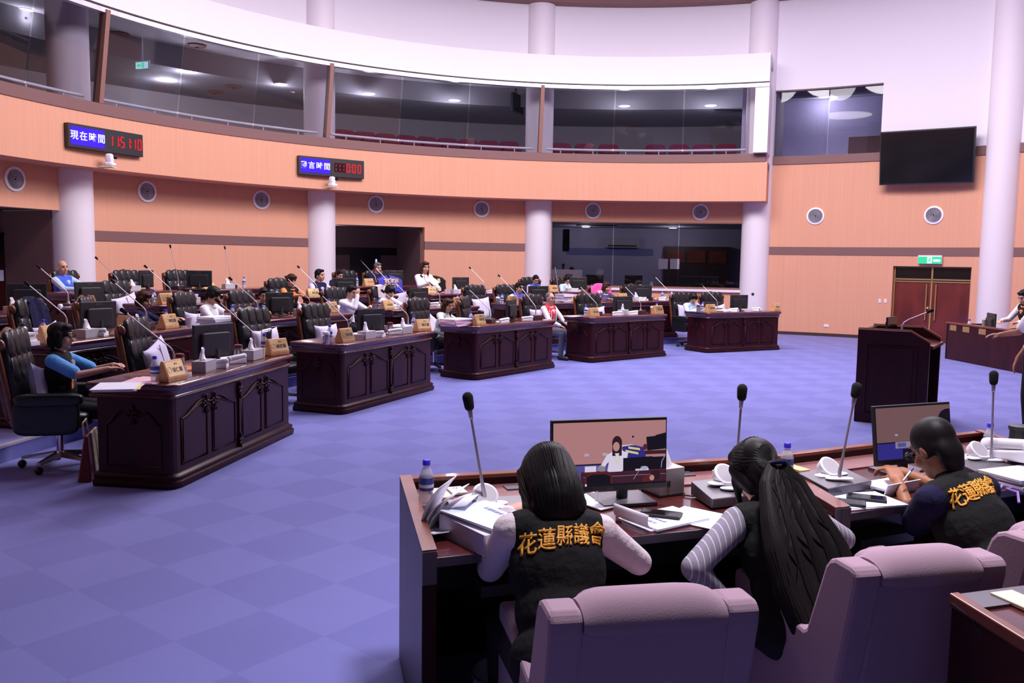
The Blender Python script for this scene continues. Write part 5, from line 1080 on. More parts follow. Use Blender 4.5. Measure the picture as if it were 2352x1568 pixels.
    for sx in (-1, 1):
        m = MB(); m.ball(hc+HB @ Vector((sx*.030, .080, .010))*s, (.013*s, .008*s, .0065*s), 10, 7, HB); m.build('eye', 'eye_dark', t, True)
        m = MB(); m.tube([hc+HB @ Vector((sx*x, y, z))*s for x, y, z in ((.014, .087, .034), (.030, .086, .040), (.048, .074, .034))], .0035*s, 6); m.build('eyebrow', haircol, t, True)
    m = MB(); m.ball(hc+HB @ Vector((0, .0945, -.0585))*s, (.022*s, .006*s, .0062*s), 12, 7, HB); m.build('mouth', 'lip', t, True)
    if glasses:
        m = MB()
        for sx in (-1, 1):
            m.tube([hc+HB @ Vector((sx*.033+.023*math.cos(2*PI*i/14), .098, .010+.018*math.sin(2*PI*i/14)))*s for i in range(14)], .0026, 5, True); m.tube([hc+HB @ Vector((sx*.056, .097, .014))*s, hc+HB @ Vector((sx*.079, .0, .010))*s], .0026, 5)
        m.tube([hc+HB @ Vector((-.010, .1, .012))*s, hc+HB @ Vector((.010, .1, .012))*s], .0026, 5); m.build('glasses', 'eye_dark', t, True)
    return t, A, hc, HB, Bq
def chairperson(key, label, dy=.0, **kw):
    kw['s'] = kw.get('s', .93)*.945; kw['sh'] = kw.get('sh', .44)-.035
    p, rz = CH[key]; q = Matrix.Rotation(rz, 3, 'Z') @ Vector((kw.pop('dx', 0), -.02+dy, 0)); turn = kw.pop('turn', 0)
    return person(label, p+q, rz+PI+turn, **kw)
# --- front row
t, A, hc, HB, Bq = chairperson('A1L', 'woman with black bob and glasses in black vest and light blue tee at the left', lean=-.02, yaw=-.12, pitch=.06, hair='bob', shirt='tee_blue', sleeve='short', vest='vest_black', glasses=True, hl=(-.08, .38, .81), hr=(.17, .40, .81), dx=.0, turn=-.05, vox=.008, s=.94)
for k, ch in enumerate('花蓮縣議'):
    text('lettering', ch, .055, 'orange_cloth', t, frame(A(.085, .137-.004*k, .385-.062*k), Bq.col[0]*-1, Bq.col[2], Bq.col[1]), .002, .004)
chairperson('A3L', 'woman with shoulder-length dark hair in a mint jacket leaning on a pile of pink folders', lean=.24, side=-.12, yaw=-.25, pitch=.22, hair='long', haircol='hair_brown', shirt='mint', hl=(-.28, .33, .80), hr=(.14, .40, .82), dx=-.10, dy=-.12, s=.92)
t, A, hc, HB, Bq = chairperson('A4L', 'grey-haired man with glasses in a white shirt and red embroidered vest between two desks', lean=.02, yaw=-.05, pitch=.05, hair='thin', haircol='hair_grey', skin='skin', shirt='shirt_white', vest='red_cloth', glasses=True, trousers='grey_trousers', hl=(-.12, .36, .60), hr=(.14, .36, .60), dx=-.12, dy=-.14, s=.95, collar='shirt_white')
for sx in (-1, 1):
    m = MB()
    for k in range(6):
        m.ball(A(sx*.075, .128-.004*abs(k-2), .12+.05*k), (.012, .006, .022), 8, 6, Bq); m.ball(A(sx*.11, .108-.004*abs(k-2), .14+.05*k), (.009, .006, .018), 8, 6, Bq)
    m.build('embroidered_band', 'shirt_white', t, True)
chairperson('A5L', 'person with black hair, light blue shirt and bowed head at the farthest front desk', lean=.22, yaw=-.3, pitch=.5, hair='bowl', shirt='light_blue', hl=(-.12, .42, .80), hr=(.12, .42, .80), dx=-.18, dy=-.08)
# --- second row
chairperson('B0R', 'brown-haired woman whose face shows above a second-row monitor, in navy', lean=.12, yaw=-.5, pitch=.3, hair='bob', haircol='hair_brown', shirt='navy', dx=.32, dy=-.16, s=.93)
chairperson('B1L', 'man with black bowl haircut reading in an open white shirt', lean=.14, yaw=-.1, pitch=.38, hair='bowl', shirt='shirt_white', hl=(-.10, .40, .81), hr=(.14, .40, .81), dx=-.15, dy=-.08, s=.98, collar='shirt_white')
chairperson('B1R', 'dark-suited person mostly hidden behind a second-row monitor', lean=.2, yaw=-.7, pitch=.3, hair='short', shirt='navy', collar='light_blue', dx=-.16, dy=-.1)
chairperson('B2L', 'man in a white sweater resting his face in his raised hand', lean=.26, side=.0, yaw=.0, pitch=.35, hair='short', shirt='shirt_white', hl=(-.16, .42, .80), hr=(.05, .33, .99), hdr=(-.2, -.1, 1), br=(.2, .6, -.8), dx=-.25, dy=-.08, curl=.6, s=.95)
chairperson('B2R', 'black-haired person hidden up to the forehead behind the monitor beside the beige coat', lean=.2, yaw=-.2, pitch=.4, hair='bowl', shirt='shirt_white', dx=-.42, dy=-.1)
chairperson('B3M', 'young man in a red and blue vest over a white shirt', lean=.14, yaw=.05, pitch=.12, hair='short', shirt='shirt_white', vest='royal_blue', collar='red_cloth', dx=-.12, dy=-.12, glasses=True)
chairperson('B4L', 'woman with brown bob in a purple jacket next to the pink cloth', lean=.18, yaw=.15, pitch=.2, hair='bob', haircol='hair_brown', shirt='purple_cloth', collar='light_blue', dx=-.26, dy=-.12)
chairperson('B4R', 'person with black hair whose face top shows above the right second-row monitor', lean=.1, yaw=-.1, pitch=.1, hair='bob', shirt='navy', dx=-.2, dy=-.1, s=.97)
# --- third row
chairperson('C2L', 'woman with curly brown hair in an orange shirt and black vest', lean=.12, yaw=-.25, pitch=.22, hair='perm', haircol='hair_brown', shirt='orange_cloth', vest='vest_black', collar='orange_cloth', dx=-.15, dy=-.10, hl=(-.2, .38, .76))
p, rz = seatspot(730, 2, 1.02); person('man in profile in a dark vest over a pale shirt beside the woman in orange', p, rz+PI, lean=.06, yaw=.25, pitch=.05, hair='short', shirt='lilac', vest='navy', s=.95)
p, rz = seatspot(972, 2, .86); t, A, hc, HB, Bq = person('long-haired woman in white speaking from a paper in her hand', p, rz+PI, lean=.04, yaw=-.15, pitch=.12, hair='long', haircol='hair_brown', shirt='shirt_white', hl=(-.12, .36, .86), hr=(.14, .40, .98), sh=.58, s=.98, trousers='shirt_white')
m = MB(); m.box((0, 0, 0), (.16, .004, .22)); o = m.build('speech_sheet', 'paper', None); tag(o, 'white sheet held by the long-haired woman in white', 'paper sheet'); o.location = p+Matrix.Rotation(rz+PI, 3, 'Z') @ Vector((.17, .50, 1.02)); o.rotation_euler = (1.0, .3, rz+PI)
m = MB(); m.tube([A(-.05, .06, .46), A(-.03, .135, .30), A(0, .14, .16), A(.03, .135, .30), A(.05, .06, .46)], .008, 6); m.build('lanyard', 'red_cloth', t, True)
chairperson('C4L', 'man with glasses and blue vest, head bowed, below the control room window', lean=.2, yaw=-.2, pitch=.45, hair='short', shirt='lilac', vest='royal_blue', glasses=True, dx=-.22, dy=-.08)
chairperson('C4R', 'person with dark hair mostly hidden behind the monitor under the silver computers', lean=.15, yaw=0, pitch=.3, hair='bowl', shirt='light_blue', dx=-.22, dy=-.08, s=.95)
# --- back row
chairperson('D0L', 'bald man in a blue vest over a pale shirt in the back row', lean=-.02, side=.06, yaw=-.35, pitch=.05, roll=.06, hair='bald', haircol='hair_grey', skin='skin', shirt='light_blue', vest='royal_blue', dx=-.30, dy=.06, s=.97, sh=.50)
chairperson('D2L', 'dark-haired person hidden behind the bright plate in the middle doorway', lean=.3, yaw=0, pitch=.5, hair='short', shirt='navy', dx=-.5, dy=0, s=.90)
chairperson('D2R', 'grey-haired person hidden behind the monitor inside the middle doorway', lean=.05, yaw=0, pitch=.2, hair='short', haircol='hair_grey', shirt='navy', dx=-.2, dy=0, s=1.0, sh=.50)
p = wp(wall(1312, 640, R_W+1.45)[0], R_W+1.45, .40); a = wall(1312, 640, R_W+1.45)[0]
person('dark-haired operator low behind the control room desk', p, a+PI/2, lean=.2, pitch=.3, hair='short', shirt='navy', s=.9, sh=.42, legs=False)
# ============================================================ FOREGROUND DESKS
def quad_slab(mb, q, z0, z1): return mb.hexa([(p[0], p[1], z0) for p in q]+[(p[0], p[1], z1) for p in q])
def lerp2(a, b, t): return (a[0]+(b[0]-a[0])*t, a[1]+(b[1]-a[1])*t)
def front_desk(NL, NR, FR, FL, label):
    c = ((NL[0]+FR[0])/2, (NL[1]+FR[1])/2); t = thing('staff_desk', label, 'desk', (c[0], c[1], 0)); inv = Matrix.Translation((-c[0], -c[1], 0))
    def B(name, m_, mb, bev=0): mb.v = [tuple(inv @ Vector(p)) for p in mb.v]; return mb.build(name, m_, t, bev=bev)
    I = lambda u, v: lerp2(lerp2(NL, NR, u), lerp2(FL, FR, u), v)
    m = MB(); quad_slab(m, [I(.01, 0), I(.99, 0), I(.99, .70), I(.01, .70)], .70, .735); B('desktop', 'mahogany_top', m, .006)
    m = MB(); quad_slab(m, [I(.01, -.008), I(.99, -.008), I(.99, .0), I(.01, .0)], .702, .733); B('edge_band', 'console', m)
    m = MB(); quad_slab(m, [I(.01, .70), I(.99, .70), I(.99, .955), I(.01, .955)], .72, .742); B('rear_shelf', 'shelf_brown', m)
    m = MB(); quad_slab(m, [I(0, .95), I(1, .95), I(1, 1.0), I(0, 1.0)], .0, .775); B('front_panel', 'mahogany', m, .004)
    m = MB(); quad_slab(m, [I(-.003, .945), I(1.003, .945), I(1.003, 1.006), I(-.003, 1.006)], .772, .79); B('top_rail', 'redwood', m, .004)
    for u0, u1 in ((-.022, .008), (.992, 1.022)):
        m = MB(); a, b, c_, d = I(u0, -.03), I(u1, -.03), I(u1, 1.0), I(u0, 1.0)
        m.hexa([(a[0], a[1], 0), (b[0], b[1], 0), (c_[0], c_[1], 0), (d[0], d[1], 0), (a[0], a[1], .765), (b[0], b[1], .765), (c_[0], c_[1], .79), (d[0], d[1], .79)]); o = B('end_panel', 'mahogany', m, .004)
        m = MB(); quad_slab(m, [I(u0, -.036), I(u1, -.036), I(u1, -.03), I(u0, -.03)], .655, .764); B('panel_edge', 'console', m)
        m = MB(); a, b, c_, d = I(u0, -.03), I(u1, -.03), I(u1, 1.0), I(u0, 1.0); m.hexa([(a[0], a[1], .7655), (b[0], b[1], .7655), (c_[0], c_[1], .7905), (d[0], d[1], .7905), (a[0], a[1], .770), (b[0], b[1], .770), (c_[0], c_[1], .795), (d[0], d[1], .795)]); B('panel_cap', 'redwood', m)
    m = MB(); quad_slab(m, [I(.02, .30), I(.98, .30), I(.98, .32), I(.02, .32)], .52, .70); B('modesty_panel', 'black_door', m)
    m = MB(); quad_slab(m, [I(.12, .16), I(.32, .16), I(.32, .5), I(.12, .5)], .52, .56); B('under_shelf', 'console', m)
    return t, I
wood('shelf_brown', (.24, .09, .10), (.30, .12, .12), .35, .3, (20, 4, 4))
NL, NR, FR, FL = (-.25, 2.76), (1.27, 3.325), (1.15, 4.09), (-.43, 3.61)
D1, I1 = front_desk(NL, NR, FR, FL, 'dark wooden staff desk of the two women in black vests, nearest desk in the foreground')
D2, I2 = front_desk((1.315, 3.34), (2.75, 4.02), (2.62, 4.83), (1.20, 4.11), 'dark wooden staff desk of the writing man, right of the double divider panel')
DIR1 = math.atan2(NR[1]-NL[1], NR[0]-NL[0]); DIR2 = math.atan2(.68, 1.435)
# side panel recess on the left end of the first desk
def console(pts, lb):           # pts: BL, FL, FR(px) on top plane z
    t = thing('console_box', lb, 'console', pts[0]); o = pts[0]; q = [p-o for p in pts]; zt = 0
    m = MB(); q = [Vector((p.x, p.y, 0)) for p in q]
    m.hexa([(p.x, p.y, -.058) for p in (q[1], q[2], q[3], q[0])]+[(q[1].x, q[1].y, -.02), (q[2].x, q[2].y, -.02), (q[3].x, q[3].y, 0), (q[0].x, q[0].y, 0)]); m.build('metal_case', 'console', t, bev=.004); return t
ZC = .80
def quadfrom(bl, fl, fr):
    a, b, c = atz(*bl, ZC), atz(*fl, ZC-.02), atz(*fr, ZC-.02); return [a, b, c, a+(c-b)]
console(quadfrom((1024, 1146), (1044, 1188), (1290, 1172)), 'low grey console box at the left of the first staff desk')
console(quadfrom((1587, 1104), (1636, 1146), (1800, 1128)), 'low grey console box left of the woman with the ponytail')
console(quadfrom((1833, 1085), (1903, 1122), (2003, 1104)), 'low grey console box right of the divider panel')
console(quadfrom((2190, 1058), (2243, 1082), (2330, 1068)), 'low grey console box at the right end beside the black thermos')
for pts, lb in [([(1160, 1120), (1330, 1108)], 'flat grey cover plate set in the first desk shelf, behind the left console'), ([(1545, 1090), (1590, 1087)], 'flat grey cover plate behind the steel tissue box')]:
    a, b = atz(*pts[0], .745), atz(*pts[1], .745); d = (b-a); m = MB(); m.box((d.length/2, 0, 0), (d.length, .07, .006)); o = tag(m.build('cover_plate', 'console', None, loc=a), lb, 'plate'); o.rotation_euler.z = math.atan2(d.y, d.x)
def round_speaker(px, py, z, rz, lb):
    p = atz(px, py, z); t = thing('round_speaker', lb, 'speaker', p, rz, 'round console speakers'); T = Matrix.Translation((0, 0, .035)) @ Matrix.Rotation(.75, 4, 'X')
    m = MB(); m.lathe([(.046, -.028), (.05, 0), (.05, .006), (.043, .009)], 28, T, True); m.build('ring', 'white', t, True); m = MB(); m.lathe([(.041, .004), (.041, .0095)], 24, T); m.build('grille', 'tissue_box', t)
    m = MB(); m.soft((0, -.01, .004), (.17, .06, .01), .6); m.lathe([(.05, 0), (.05, .012)], 24); m.build('mount', 'white', t, True); return t
round_speaker(1114, 1158, ZC, DIR1, 'round white speaker in front of the leftmost microphone'); round_speaker(1665, 1108, ZC, DIR1, 'round white speaker beside the woman with the ponytail'); round_speaker(1905, 1090, ZC-.01, DIR2, 'round white speaker beside the mic right of the divider'); round_speaker(2247, 1050, ZC, DIR2, 'round white speaker near the right water bottle')
def desk_mic(foot, head, z, lb):
    p = atz(*foot, z); q = aty(*head, p.y+.02); t = thing('desk_microphone', lb, 'microphone', p, 0, 'tall foreground microphones'); d = q-p
    m = MB(); m.soft((0, 0, .005), (.12, .045, .012), .7); m.build('foot_plate', 'white', t, True)
    m = MB(); pts = [Vector((0, 0, 0)), Vector((0, 0, .035))]+[Vector((0, 0, .035)).lerp(d, u)+Vector((0, 0, .0)) for u in (.25, .5, .75, 1)]; m.tube(pts, [.009, .009, .0055, .005, .005, .005], 8); e = (d-pts[-2]).normalized(); m.cap(d-e*.03, .008, d, .010, 8); m.build('stem', 'stem_metal', t, True)
    m = MB(); m.cap(d+e*.012, .0185, d+e*.045, .0205, 14); m.build('foam_head', 'foam', t, True); return t
desk_mic((1113, 1163), (1079, 940), ZC-.005, 'tall microphone with black foam at the left of the first staff desk'); desk_mic((1688, 1124), (1703, 918), ZC-.01, 'tall microphone rising behind the head of the woman with the ponytail'); desk_mic((1928, 1101), (1963, 912), ZC-.01, 'tall microphone right of the divider panel'); desk_mic((2276, 1058), (2282, 882), ZC-.01, 'tall microphone by the right water bottle')
# ---------------- monitors with pictures
for k, c in dict(scr_wall=(.50, .235, .245), scr_wall2=(.20, .105, .115), scr_skin=(.55, .28, .27), scr_white=(.80, .72, .92), scr_hair=(.035, .014, .022), scr_dark=(.012, .010, .020), scr_wood=(.06, .018, .035), scr_red=(.13, .02, .025), scr_floor=(.10, .09, .34), scr_blue=(.04, .03, .26), scr_yellow=(.75, .70, .30), scr_grey=(.28, .26, .36), scr_pale=(.45, .45, .65)).items(): emis(k, c, .8)
def face_monitor(TL, TR, BL, label, shapes, base, th=.02):
    ex = (TR-TL); w = ex.length; ex.normalize(); ez = TL-BL; ez = ez-ex*ez.dot(ex); h = ez.length; ez.normalize(); ey = ez.cross(ex); c = TL+ex*w/2-ez*h/2
    t = thing('computer_monitor', label, 'monitor'); t.matrix_world = frame(c, ex, ey, ez)
    m = MB(); m.box((0, th/2+.002, 0), (w, th, h)); m.build('bezel', 'black_plastic', t, bev=.003)
    m = MB(); m.box((0, .001, .006), (w-.014, .004, h-.034)); m.build('screen', 'scr_dark', t)
    W2, H2 = w-.014, h-.034
    for i, (mt, poly) in enumerate(shapes):
        m = MB(); y = -.0012-.00025*i; m.prism([((x-.5)*W2, (v-.5)*H2+.006) for x, v in poly], 0, .0002, Matrix(((1, 0, 0, 0), (0, 0, -1, y), (0, 1, 0, 0), (0, 0, 0, 1)))); m.build('screen_picture', mt, t)
    text('lettering', 'ASUS', .011, 'console', t, Matrix.Translation((0, -.0005, -h/2+.0085)) @ UPZ, .0004)
    inv = t.matrix_world.inverted(); b = inv @ base; n = inv @ (c-ez*(h*.25)+ey*.035); up = inv.to_3x3() @ Vector((0, 0, 1))
    m = MB(); m.cap(b+up*.01, .024, inv @ Vector((base.x, base.y, (c-ez*h*.4).z)), .024, 10); m.cap(inv @ Vector((base.x, base.y, (c-ez*h*.4).z)), .026, n, .026, 10); m.build('stand_neck', 'black_plastic', t, True)
    R_ = inv.to_3x3().to_4x4(); m = MB(); m.box((0, 0, 0), (.23, .19, .012), mtx=Matrix.Translation(b) @ R_ @ Matrix.Rotation(math.atan2(ex.y, ex.x), 4, 'Z')); m.build('stand_base', 'console', t); return t
def rect(x0, y0, x1, y1): return [(x0, y0), (x1, y0), (x1, y1), (x0, y1)]
def oval(cx, cy, rx, ry, n=14): return [(cx+rx*math.cos(2*PI*i/n), cy+ry*math.sin(2*PI*i/n)) for i in range(n)]
PIC = [('scr_wall', rect(0, 0, 1, 1)), ('scr_dark', rect(.14, .325, .52, .345)), ('scr_floor', rect(.1, .0, .6, .325)), ('scr_pale', rect(.27, .47, .31, .51)), ('scr_pale', rect(.43, .47, .47, .51)),
       ('scr_wood', rect(.24, 0, 1, .225)), ('scr_red', rect(.24, .20, 1, .228)), ('scr_grey', rect(.26, .135, 1, .142)), ('scr_wood', rect(.80, .46, 1, .52)), ('scr_dark', [(.83, .52), (1, .54), (1, .76), (.82, .74)]), ('scr_dark', [(.90, .76), (1, .80), (1, .72), (.92, .72)]), ('scr_red', oval(.81, .58, .02, .05)),
       ('scr_white', [(.60, .62), (.70, .63), (.70, .59), (.60, .58)]), ('scr_blue', [(.60, .60), (.70, .62), (.79, .58), (.82, .42), (.68, .40), (.62, .45)]), ('scr_yellow', [(.655, .60), (.76, .565), (.765, .53), (.66, .565)]), ('scr_yellow', [(.63, .55), (.745, .50), (.75, .465), (.635, .51)]),
       ('scr_white', [(.47, .22), (.63, .22), (.655, .50), (.60, .54), (.52, .53), (.465, .48), (.41, .31), (.445, .29), (.485, .38)]), ('scr_skin', oval(.415, .30, .02, .02)), ('scr_hair', oval(.555, .66, .045, .115)), ('scr_hair', rect(.513, .46, .597, .64)), ('scr_skin', oval(.548, .605, .030, .075)), ('scr_white', [(.535, .50), (.575, .50), (.56, .40)]), ('scr_yellow', [(.535, .46), (.541, .46), (.556, .33), (.55, .33)]), ('scr_yellow', [(.578, .46), (.584, .46), (.570, .33), (.564, .33)]),
       ('scr_dark', [(.61, .21), (.87, .22), (.875, .43), (.61, .42)]), ('scr_dark', rect(.87, .22, 1, .42)), ('scr_white', rect(.27, .225, .37, .315)), ('scr_grey', rect(.38, .225, .45, .30)), ('scr_white', rect(.48, .212, .60, .235)), ('scr_white', rect(.72, .212, .84, .24)), ('scr_pale', oval(.80, .25, .035, .03)),
       ('scr_grey', [(.95, .24), (.957, .24), (.964, .34), (.995, .44), (.99, .45), (.955, .345)]), ('scr_grey', [(.70, .08), (.707, .08), (.78, .28), (.774, .28)]), ('scr_grey', [(.698, .56), (.701, .56), (.696, .74), (.693, .74)]), ('scr_dark', oval(.693, .755, .010, .016)),
       ('scr_red', [(.27, .03), (.27, .15), (.31, .20), (.39, .235), (.47, .20), (.51, .16), (.51, .03)]), ('scr_dark', [(.285, .03), (.285, .15), (.33, .185), (.45, .185), (.495, .15), (.495, .03)]), ('scr_red', oval(.83, .06, .05, .07)), ('scr_hair', oval(.90, .13, .045, .08)), ('scr_skin', oval(.868, .09, .022, .045)), ('scr_dark', rect(.27, .0, 1, .03)), ('scr_white', rect(.27, .005, .285, .04))]
face_monitor(aty(1267, 966, 3.29), aty(1533, 957, 3.42), aty(1272, 1134, 3.28), 'foreground monitor showing a woman in white at a council desk', PIC, atz(1428, 1145, .742))
PIC2 = [('scr_wall2', rect(0, .34, 1, 1)), ('scr_dark', rect(0, .32, 1, .345)), ('scr_blue', rect(0, .02, .45, .32)), ('scr_grey', rect(.24, .22, .62, .34)), ('scr_floor', rect(.27, .24, .38, .32)), ('scr_pale', rect(.24, .46, .275, .49)), ('scr_dark', oval(.97, .72, .14, .20)), ('scr_dark', rect(.33, .02, .74, .2))]
PIC2 = [(m_, [(min(max(x, 0), 1), min(max(v, 0), 1)) for x, v in p]) for m_, p in PIC2]
face_monitor(aty(2007, 933, 3.93), aty(2182, 922, 4.06), aty(1989, 1074, 3.88), 'monitor with a dim brown picture in front of the writing man', PIC2, atz(2072, 1082, .742))
# ---------------- things on the foreground desks
ZT = .736
def bottle_at(px, py, z, lb): return BP.put(atz(px, py, z), 0, lb, 'water bottles on the staff desks', .92)
bottle_at(979, 1158, .742, 'water bottle behind the leaning sheets at the left end of the staff desk'); bottle_at(1805, 1108, .742, 'water bottle right of the ponytail'); bottle_at(2270, 1052, .75, 'water bottle by the right microphone')
def plate_at(px, py, w, h, mt, rz, lb, holes=True):
    p = atz(px, py, .745); t = thing('outlet_plate', lb, 'outlet', p, rz); m = MB(); m.box((0, 0, .006), (w, h, .012)); m.build('cover', mt, t, bev=.003)
    if holes:
        for y in (-.02, .022):
            m = MB(); m.box((-.007, y, .0125), (.003, .010, .002)); m.box((.007, y, .0125), (.003, .010, .002)); m.ball((0, y-.011, .0125), (.003, .003, .001)); m.build('socket_holes', 'ink', t)
    return t
plate_at(1012, 1137, .066, .15, 'ivory', DIR1, 'ivory double outlet plate at the left of the first desk shelf'); plate_at(1049, 1130, .066, .10, 'white', DIR1, 'white outlet plate right of the ivory one'); plate_at(1664, 1090, .066, .11, 'ivory', DIR1, 'ivory outlet plate left of the ponytail, half hidden'); plate_at(1828, 1078, .06, .12, 'paper_yellow', DIR2, 'pale outlet plate beside the middle water bottle', False)
# leaning sheets and newspaper
p = atz(985, 1205, ZT); t = thing('leaning_sheets', 'white sheets leaning upright against the left end panel', 'papers', p, DIR1+.95)
for k in range(3):
    m = MB(); n = 8; vs = []
    for j in range(2):
        for i in range(n+1): u = i/n; vs.append((-.09+.19*j+.01*k, -.012*k-.07*(u**2)*(1+.5*k), .002+.165*u-.03*k*u*u))
    m.add(vs, [(i, i+1, n+2+i, n+1+i) for i in range(n)]); o = m.build('sheet', 'paper', t, True); q = o.modifiers.new('s', 'SOLIDIFY'); q.thickness = .003
p = atz(1015, 1222, ZT); t = thing('newspaper', 'folded newspaper page with a photo at the left of the staff desk', 'newspaper', p, DIR1+.15); m = MB(); vs = []; fs = []; n = 8
for j in range(2):
    for i in range(n+1): u = i/n; vs += [(-.075+.15*j+.02*u, -.09+.2*u, .004+.028*(1-u)**3)]
m.add(vs, [(i, n+1+i, n+2+i, i+1) for i in range(n)]); o = m.build('page', 'paper', t); s = o.modifiers.new('s', 'SOLIDIFY'); s.thickness = .004
m = MB(); m.box((-.01, .04, .0095), (.075, .115, .001)); m.build('photo', 'console', t); m = MB(); m.box((.055, .06, .0095), (.035, .09, .001)); m.build('red_column', 'pink_cup', t)
for k in range(6): m = MB(); m.box((-.03+.02*(k % 3), .01+.035*(k//2), .0102), (.018, .02, .0006), k); m.build('photo_patch', ['gallery_wall', 'white', 'dark_strip'][k % 3], t)
# thick book
p = atz(1128, 1252, ZT); a = DIR1-.02; t = thing('thick_book', 'very thick white paperback report lying at the desk edge under loose sheets', 'book', p, a+.28)
m = MB(); m.box((.03, .065, .036), (.215, .285, .066)); m.build('page_block', 'paper', t, bev=.003); m = MB(); m.box((.03, .065, .001), (.225, .295, .004)); m.build('back_cover', 'paper_pink', t); m = MB(); m.box((-.08, .065, .036), (.004, .285, .068)); m.build('spine', 'lilac', t)
t2 = papers(p+Vector((.0, .08, .072)), a+.32, .21, .29, .016, 'loose sheets with a blue-white cover on the thick book', ['paper', 'paper', 'paper_blue2'], 3, 5)
for k, (x, y, s_, b_) in enumerate([(.02, .02, .022, '花蓮縣議會'), (.055, .0, .020, '第二十屆')]): text('lettering', b_, s_, 'print_ink', t2, Matrix.Translation((x, y, .0166)) @ Matrix.Rotation(-PI/2, 4, 'Z'), .0001)
# sheets with phone, white sheet, pen
p = atz(1520, 1194, ZT); t = papers(p, DIR1+.25, .27, .19, .012, 'curling report sheets under a black phone between the two women', ['paper', 'paper_blue2', 'paper'], 3, 9)
for x, b_ in ((-.075, '花蓮縣'), (-.035, '議會報告')): text('lettering', b_, .02, 'print_ink', t, Matrix.Translation((x, -.02, .0125)) @ Matrix.Rotation(PI/2, 4, 'Z'), .0001)
m = MB(); vs = []; n = 8
for j in range(2):
    for i in range(n+1): a_ = i/n*2.2; vs.append((-.135-.03*math.sin(a_), -.09+.18*j, .012+.035*(1-math.cos(a_))))
m.add(vs, [(i, i+1, n+2+i, n+1+i) for i in range(n)]); o = m.build('curled_edge', 'paper', t, True); s = o.modifiers.new('s', 'SOLIDIFY'); s.thickness = .006
def phone(p, rz, lb, glow=False):
    t = thing('mobile_phone', lb, 'phone', p, rz); m = MB(); m.box((0, 0, .005), (.076, .155, .009)); m.build('phone_case', 'black_plastic', t, bev=.004); m = MB(); m.box((0, 0, .0098), (.068, .143, .001)); m.build('phone_screen', 'black_gloss', t); return t
phone(atz(1518, 1182, ZT+.014)+Vector((0, 0, 0)), DIR1+.85, 'black phone lying on curled sheets between the two women'); 
m = MB(); m.box((0, 0, .0), (.21, .29, .003)); o = tag(m.build('paper_sheet', 'paper', None, loc=atz(1622, 1192, ZT+.003)), 'blank white sheet hanging over the desk edge left of the striped sleeve', 'paper sheet'); o.rotation_euler = (0, 0, DIR1+.55)
m = MB(); m.box((0, 0, .0), (.16, .21, .004)); o = tag(m.build('paper_sheet', 'paper', None, loc=atz(1372, 1150, ZT+.006)), 'white sheet with a pen before the picture monitor', 'paper sheet'); o.rotation_euler = (0, 0, DIR1+.3)
def pen(p, d, lb, mt='ink'):
    t = thing('pen', lb, 'pen', p); d = Vector(d); m = MB(); m.cap((0, 0, 0), .0035, d, .0042, 8); m.build('barrel', mt, t, True); m = MB(); m.cap(d*.8, .0048, d*1.02, .0045, 8); m.build('cap', 'label_blue', t, True); return t
pen(atz(1368, 1149, ZT+.012), (.02, .03, .10), 'blue capped pen standing in the hand before the picture monitor', 'white'); pen(atz(1570, 1136, ZT+.006), (.10, -.055, .0), 'dark pen lying right of the steel tissue box')
# steel tissue box
p = atz(1541, 1139, ZT); t = thing('tissue_holder', 'square steel tissue holder with a tall tissue beside the picture monitor', 'tissue box', p, DIR1+.12); m = MB(); m.box((0, .055, .062), (.125, .125, .115)); m.build('steel_case', 'steel_soft', t, bev=.003); m = MB(); m.box((0, .055, .004), (.13, .13, .012)); m.build('base_rim', 'black_plastic', t); m = MB(); m.box((-.02, -.009, .055), (.016, .002, .026)); m.build('emblem', 'dark_strip', t)
m = MB(); vs = []; fs = []; n = 9
for j in range(6):
    w = .045*(1-j/6.2); 
    for i in range(n): a_ = 2*PI*i/n; vs.append((w*math.cos(a_)*(1+.2*math.sin(3*a_))-.002*j, .055+.45*w*math.sin(a_), .118+.020*j))
for j in range(5):
    for i in range(n): fs.append((j*n+i, j*n+(i+1) % n, (j+1)*n+(i+1) % n, (j+1)*n+i))
fs.append(list(range(5*n, 6*n))); m.add(vs, fs); m.build('tissue', 'tissue', t, True)
# right desk items
papers(atz(1975, 1152, ZT), DIR2-.1, .30, .21, .008, 'white report sheets under two phones before the writing man', ['paper', 'paper_blue2'], 2, 3)
phone(atz(1942, 1155, ZT+.01), DIR2+.75, 'black phone with a bright reflection, left of the two by the writing man'); phone(atz(1990, 1145, ZT+.01), DIR2+.75, 'larger black phone, right of the two by the writing man')
p = atz(2040, 1118, ZT+.01); t = thing('notebook', 'open white notebook the man is writing in', 'notebook', p, DIR2+.1); m = MB(); m.box((0, 0, .01), (.20, .14, .012)); m.build('page_block', 'paper', t, bev=.002); m = MB(); m.box((-.02, -.07, .03), (.22, .004, .085)); o = m.build('raised_page', 'paper', t); o.rotation_euler = (.35, 0, 0)
t = papers(atz(2225, 1054, .752), DIR2-.3, .24, .17, .01, 'blue-covered sheets leaning beside the head of the writing man', ['paper', 'paper_blue'], 2, 8)
papers(atz(2345, 1108, ZT), DIR2, .30, .22, .05, 'thick white report stack at the right edge of the staff desk', ['paper', 'paper', 'lilac', 'paper'], 5, 4)
p = atz(2322, 1050, .80); t = HP.put(p, DIR2+.2, 'white telephone beside the black thermos on the staff desk', None, 1.1)
m = MB(); m.lathe([(.045, 0), (.045, .17), (.05, .172), (.052, .192), (.03, .197)], 22); tag(m.build('black_thermos', 'black_plastic', None, True, loc=atz(2337, 1066, .742)), 'black wide-lidded thermos at the right edge of the staff desk', 'thermos')
